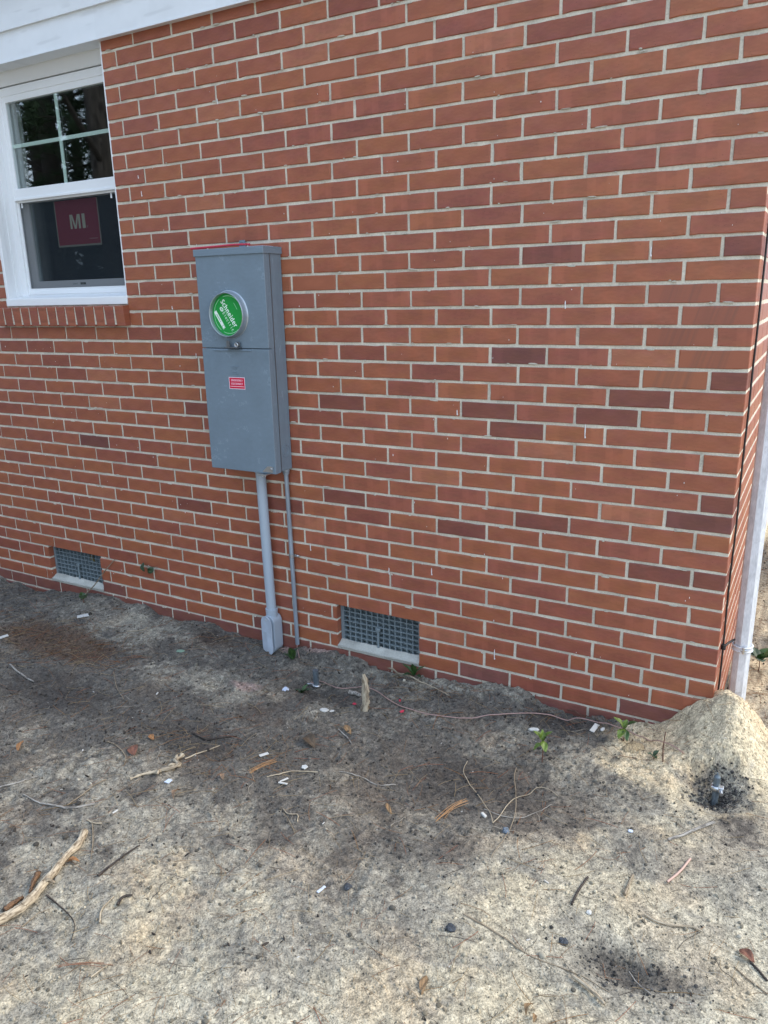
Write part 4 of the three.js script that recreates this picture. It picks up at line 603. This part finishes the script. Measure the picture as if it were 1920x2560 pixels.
scrap('stone', 'flat slate grey stone on the pale sand above the long dark root', 'stone', -0.472, 1.187, lump(0.012, 5, 0.5), slate);
scrap('stone', 'dark stone below the weathered stick at right', 'stone', -0.21, 1.067, lump(0.011, 6, 0.45), slate, 1);
scrap('stone', 'pale blue stone at the foot of the looping dry roots', 'stone', -0.481, 0.759, lump(0.0115, 8, 0.7), blueStone);
scrap('white_chip', 'white pellet beside the crossing of the looping roots', 'chip', -0.571, 0.718, bar(0.022, 0.01, 0.008), chipM, -0.6);
scrap('white_chip', 'white curled chip under the copper wire right of the tangle', 'chip', -0.58, 0.203, chipGeo(0.036, 0.014, 0.005, 11, 8), chipM, 0.25, 0.004, 0.2);
scrap('wood_chip', 'white rectangular wood chip below the copper wire', 'chip', -0.378, 0.122, bar(0.052, 0.018, 0.004), chipM, 1.45, 0.006, 0.12);
scrap('white_chip', 'grey white flake right beside the rectangular wood chip', 'chip', -0.349, 0.122, chipGeo(0.026, 0.015, 0.003, 13, 6), std([0.5, 0.5, 0.48], 0.7), 1.3);
scrap('white_chip', 'bright white pebble chip on sand near the weathered stick', 'chip', -0.176, 0.95, lump(0.0065, 14, 0.7), chipM);
scrap('plastic_bit', 'white flat scrap on the soil left of the far vent leaf', 'plastic', -3.025, 0.21, bar(0.06, 0.028, 0.004), chipM, 0.85, 0.006, 0.1);
scrap('plastic_bit', 'long white scrap at the left edge on brown mulch', 'plastic', -3.19, 0.557, bar(0.045, 0.02, 0.005), chipM, 1.2, 0.006, 0.1);
scrap('red_scrap', 'tiny red plastic scrap at the foot of the broken stake', 'plastic', -1.292, 0.322, chipGeo(0.02, 0.012, 0.0025, 17, 5), redM, 0, 0.006, 0.3);
scrap('red_scrap', 'tiny red plastic scrap under the copper wire with a brown crumb', 'plastic', -1.09, 0.293, chipGeo(0.021, 0.011, 0.0025, 18, 5), redM, 1, 0.006, 0.3);
scrap('red_scrap', 'tiny red plastic scrap between the copper wire and the vent', 'plastic', -1.14, 0.218, chipGeo(0.015, 0.008, 0.002, 19, 5), redM, 2, 0.005, 0.3);
scrap('plastic_bit', 'small green plastic scrap on grey soil left of the oval cover', 'plastic', -2.271, 0.285, chipGeo(0.045, 0.028, 0.003, 20, 5), greenScrap, 0.4);
scrap('sand_lump', 'yellow lump of hard sand beside the seedling on the copper wire', 'clod', -0.225, 0.185, lump(0.036, 22, 0.45), sandRock, 0, -0.004);
scrap('plastic_bit', 'tiny blue scrap in the sand left of the straight grey stick', 'plastic', -0.145, 0.6, chipGeo(0.016, 0.012, 0.003, 24, 6), scrapBlue);

// ------------------------------------------------------------------ uncountable litter
function scatter(name, label, cat, g, m, n, seed, f) {
  const o = new THREE.InstancedMesh(g, m, n), R = rng(seed), d = new THREE.Object3D(), c = new THREE.Color(); let k = 0, guard = 0;
  while (k < n && guard++ < n * 40) { const s = f(R, d, c); if (!s) continue; d.updateMatrix(); o.setMatrixAt(k, d.matrix); o.setColorAt(k, c); k++; }
  o.count = k; o.name = numbered(name); o.castShadow = o.receiveShadow = true; scene.add(o); return tag(o, label, cat, null, 'stuff');
}
const spot = R => { const t = R(); return t < 0.12 ? [R() * 0.5 - 0.1, -3.2 + R() * 3.2] : [-4.2 + R() * 4.7, 0.005 + R() * 2.0]; };
const lightAt = (x, z) => { const c = soil(x, z); return c[0]; };
scatter('soil_crumbs', 'crumbs and clods of soil scattered over the bare ground', 'soil', new THREE.IcosahedronGeometry(1, 1), std([1, 1, 1], 1), 26000, 801, (R, d, c) => {
  const [x, z] = spot(R); if (x < 0.01 && z < 0.01) return 0;
  const s = 0.0016 + 0.0042 * R() ** 4 + (R() < 0.012 ? 0.006 * R() : 0); d.position.set(x, H(x, z) + s * 0.25, z); d.rotation.set(R() * 6, R() * 6, R() * 6); d.scale.set(s * (0.7 + R() * 0.6), s * (0.5 + R() * 0.5), s * (0.7 + R() * 0.6));
  const q = soil(x + (R() - 0.5) * 0.05, z + (R() - 0.5) * 0.05), k = R() < 0.35 ? 0.4 : 0.75 + R() * 0.5; c.setRGB(q[0] * k, q[1] * k, q[2] * k); return 1; });
scatter('bark_crumbs', 'dark charred crumbs of bark and mulch in the soil', 'mulch', new THREE.IcosahedronGeometry(1, 1), std([1, 1, 1], 1), 4000, 802, (R, d, c) => {
  const [x, z] = spot(R); if (x < 0.01 && z < 0.01) return 0; const l = lightAt(x, z); if (R() > 0.62 - l * 1.5 + 0.9 * gauss(x, z, 0.06, 0.34, 0.16, 0.14)) return 0;
  const s = 0.0014 + 0.0042 * R() ** 4; d.position.set(x, H(x, z) + s * 0.3, z); d.rotation.set(R() * 6, R() * 6, R() * 6); d.scale.set(s * (0.8 + R() * 1.4), s * 0.5, s * (0.5 + R() * 0.5)); const k = 0.012 + R() * 0.035; c.setRGB(k * 1.15, k * 0.95, k * 0.8); return 1; });
const needleGeo = k => limb([[0, 0, -0.5], [0.04 * k, 0.02, -0.15], [0.05 * k, 0.02, 0.2], [-0.02 * k, 0, 0.5]], () => 0.0075, 4, 7);
const nearWall = (R, x, z) => 0.16 + 0.9 * gauss(x, z, -1.0, 0.1, 0.35, 0.09) + 0.9 * gauss(x, z, -3.05, 0.45, 0.4, 0.2) + 0.7 * gauss(x, z, -2.6, 0.5, 0.3, 0.15) + 0.6 * gauss(x, z, -1.6, 0.85, 0.4, 0.2) + 0.8 * gauss(x, z, -0.45, 0.05, 0.25, 0.06) + 0.6 * gauss(x, z, -2.2, 0.1, 0.3, 0.1) + (z < -0.2 ? 0.6 : 0);
scatter('pine_needles', 'dry brown pine needles strewn over the ground', 'needles', needleGeo(1), std([1, 1, 1], 0.9), 5200, 803, (R, d, c) => {
  const [x, z] = spot(R); if (x < 0.01 && z < 0.015 || R() > nearWall(R, x, z)) return 0;
  const l = 0.03 + R() * 0.08; d.position.set(x, H(x, z) + 0.0025, z); d.rotation.set((R() - 0.5) * 0.16, R() * 6.3, R() * 6, 'YXZ'); d.scale.set(l * 0.8, l * 0.8, l); const k = R(); k < 0.5 ? c.setRGB(0.17 + R() * 0.1, 0.075 + R() * 0.04, 0.035) : k < 0.8 ? c.setRGB(0.3, 0.22, 0.12) : c.setRGB(0.06, 0.045, 0.035); return 1; });
scatter('fine_roots', 'fine pale and dark rootlets lying in the soil', 'roots', limb([[0, 0, -0.5], [0.07, 0.02, -0.2], [0.02, 0.03, 0.08], [0.1, 0.01, 0.3], [0.06, 0, 0.5]], () => 0.008, 4, 14), std([1, 1, 1], 0.9), 1300, 804, (R, d, c) => {
  const [x, z] = spot(R); if (x < 0.01 && z < 0.02) return 0;
  const l = 0.025 + R() * R() * 0.11; d.position.set(x, H(x, z) + 0.003, z); d.rotation.set((R() - 0.5) * 0.2, R() * 6.3, (R() - 0.5), 'YXZ'); d.scale.set(l * (R() < 0.5 ? -1 : 1), l * 0.7, l); const k = R(); k < 0.3 ? c.setRGB(0.34, 0.3, 0.24) : k < 0.65 ? c.setRGB(0.2, 0.14, 0.09) : c.setRGB(0.04, 0.033, 0.028); return 1; });
scatter('white_crumbs', 'tiny white chips of shell and paint sprinkled on the soil', 'chips', bar(1, 0.6, 0.4), std([1, 1, 1], 0.7), 190, 805, (R, d, c) => {
  const x = -4 + R() * 4.4, z = 0.05 + R() * 1.9; const s = 0.002 + R() * R() * R() * 0.009; d.position.set(x, H(x, z) + s * 0.25, z); d.rotation.set(R() * 0.5, R() * 6.3, R() * 0.5, 'YXZ'); d.scale.set(s * (1 + R()), s, s); const k = 0.35 + R() * 0.3; c.setRGB(k, k * 0.96, k * 0.87); return 1; });
for (const [x, z, a, n, label] of [[-0.672, 0.75, 2.85, 7, 'bundle of tan pine needles left of the looping dry roots'], [-1.358, 0.86, 2.9, 7, 'bundle of orange pine needles left of the folded plastic bit'], [-1.24, 1.71, 2.2, 5, 'bundle of reddish pine needles on white sand at the bottom']]) {
  const t = thing('needle_bundle', label, 'pine needles', [x, H(x, z) + 0.006, z]), R = rng(Math.round(-x * 1000)), m = std(n === 5 ? [0.24, 0.11, 0.06] : [0.36, 0.2, 0.09], 0.85);
  for (let i = 0; i < n; i++) { const o = mesh('needle', needleGeo(0.6), m, t), l = 0.1 + R() * 0.05; o.scale.set(l * 0.9, l * 0.9, l); o.position.set((R() - 0.5) * 0.02, R() * 0.004, (R() - 0.5) * 0.02); o.rotation.set((R() - 0.5) * 0.08, a + (R() - 0.5) * 0.3, 0, 'YXZ'); }
}

scatter('dark_clods', 'dark lumps of dug soil round the rod hole and at lower right', 'soil', lump(1, 33, 0.8), std([1, 1, 1], 1), 1100, 806, (R, d, c) => {
  const q = R(), g = () => (R() + R() + R() - 1.5) * 1.1, [cx, cz, sx, sz] = q < 0.72 ? [0.07, 0.315, 0.062, 0.055] : q < 0.9 ? [-0.04, 1.07, 0.15, 0.07] : [-0.52, 0.12, 0.14, 0.06], x = cx + g() * sx, z = cz + g() * sz; if (z < 0.02) return 0;
  const s = 0.0014 + 0.0032 * R() ** 3; d.position.set(x, H(x, z) + s * 0.35, z); d.rotation.set(R() * 6, R() * 6, R() * 6); d.scale.set(s * (0.8 + R() * 0.6), s * (0.6 + R() * 0.4), s); const k = 0.025 + R() * R() * 0.13; c.setRGB(k * 1.08, k, k * 0.92); return 1; });

// ------------------------------------------------------------------ pines across the yard, seen in the glass
{
  const barkM = std([1, 1, 1], 0.95, { map: rep(woodTex(701, [0.02, 0.018, 0.017], [0.07, 0.062, 0.056]), 3, 12) }), crownM = new THREE.MeshStandardMaterial({ color: new THREE.Color().setRGB(0.03, 0.062, 0.026), roughness: 0.85, side: THREE.DoubleSide });
  function pine(seed, h, r, low) {
    const R = rng(seed), o = thing('pine_tree', null, null), bend = (R() - 0.5) * 0.5, at = t => new THREE.Vector3(bend * t * t, h * t, bend * 0.6 * t * t), gs = [];
    mesh('trunk', limb([0, 0.2, 0.45, 0.7, 0.9, 1].map(t => at(t).setY(h * t - (t ? 0 : 0.3))), t => r * lerp(1.15, 0.12, Math.pow(t, 1.1)), 12, 30, 0.1, seed), barkM, o);
    const P = [];
    for (let b = 0; b < 46; b++) {
      const t = lerp(low, 0.99, Math.pow(R(), 0.85)), L = (1 - t) * 3.4 + 0.7 + R() * 0.8, a = b * 2.4 + R(), s = at(t), up = 0.05 + R() * 0.4, e = new THREE.Vector3(s.x + Math.cos(a) * L, s.y + L * (up - 0.15), s.z + Math.sin(a) * L), mid = s.clone().lerp(e, 0.5); mid.y += 0.12 * L;
      gs.push(limb([s, mid, e], q => lerp(r * 0.2 * (1 - t) + 0.018, 0.006, q), 5, 6));
      const cv = new THREE.QuadraticBezierCurve3(s, mid, e);
      for (let k = 0; k < 30; k++) {
        const c = cv.getPoint(0.3 + 0.72 * Math.sqrt(R())); c.x += (R() - 0.5) * 0.7; c.y += (R() - 0.35) * 0.4; c.z += (R() - 0.5) * 0.7;
        for (let n = 0; n < 15; n++) { const u = new THREE.Vector3(R() - 0.5, R() * 0.8 - 0.25, R() - 0.5).normalize(), w = new THREE.Vector3(R() - 0.5, R() - 0.5, R() - 0.5).cross(u).normalize().multiplyScalar(0.014), q = c.clone().addScaledVector(u, 0.2 + R() * 0.08); P.push(c.x - w.x, c.y - w.y, c.z - w.z, c.x + w.x, c.y + w.y, c.z + w.z, q.x, q.y, q.z); }
      }
    }
    mesh('limbs', mergeGeometries(gs), barkM, o);
    const g = new THREE.BufferGeometry(); g.setAttribute('position', new THREE.Float32BufferAttribute(P, 3)); g.computeVertexNormals(); mesh('crown', g, crownM, o);
    return o;
  }
  const protos = [pine(11, 15, 0.2, 0.2), pine(23, 17, 0.24, 0.16)];
  const spots = [[-12.3, 8.5, 1.3], [-17.6, 9.4, 1], [-13.0, 11.5, 1], [-17.5, 11.5, 1.1], [-15.5, 14.5, 1.15], [-20.5, 13.5, 1], [-12.0, 15.5, 1.1], [-19, 17.5, 1.2], [-23.5, 17.5, 1.1], [-15, 20, 1.2], [-9, 13.5, 1.05], [-26, 14, 1.1], [-6, 17, 1.2], [2, 19, 1.1], [-22, 22, 1.2], [-11, 22, 1.2]];
  spots.forEach(([x, z, s], i) => {
    const o = i < 2 ? protos[i] : protos[i % 2].clone(); if (i > 1) { o.name = numbered('pine_tree'); scene.add(o); }
    o.position.set(x, -0.2, z); o.rotation.y = i * 1.7; o.scale.setScalar(s); tag(o, 'tall dark pine tree across the yard reflected in the upper window panes', 'tree', 'pines reflected in the window');
  });
}
{
  const R = rng(909), P = [];
  for (let i = 0; i < 26000; i++) { const a = 1.75 + R() * 1.35, d = 24 + R() * 10, x = -3 + Math.cos(a) * d * 1.0, z = Math.sin(a) * d, y = -0.2 + 4.6 * R() ** 1.3 * (0.7 + 0.3 * noise(x * 0.3, z * 0.3, 91)), u = new THREE.Vector3(R() - 0.5, R() - 0.5, R() - 0.5).normalize().multiplyScalar(0.5), w = new THREE.Vector3(R() - 0.5, R() - 0.5, R() - 0.5).normalize().multiplyScalar(0.3); P.push(x, y, z, x + u.x, y + u.y, z + u.z, x + w.x, y + w.y, z + w.z); }
  const g = new THREE.BufferGeometry(); g.setAttribute('position', new THREE.Float32BufferAttribute(P, 3)); g.computeVertexNormals();
  tag(mesh('undergrowth', g, std([0.03, 0.045, 0.018], 0.9, { side: THREE.DoubleSide })), 'dark undergrowth at the far side of the yard below the pines', 'undergrowth', null, 'stuff');
}
renderer.render(scene, camera);
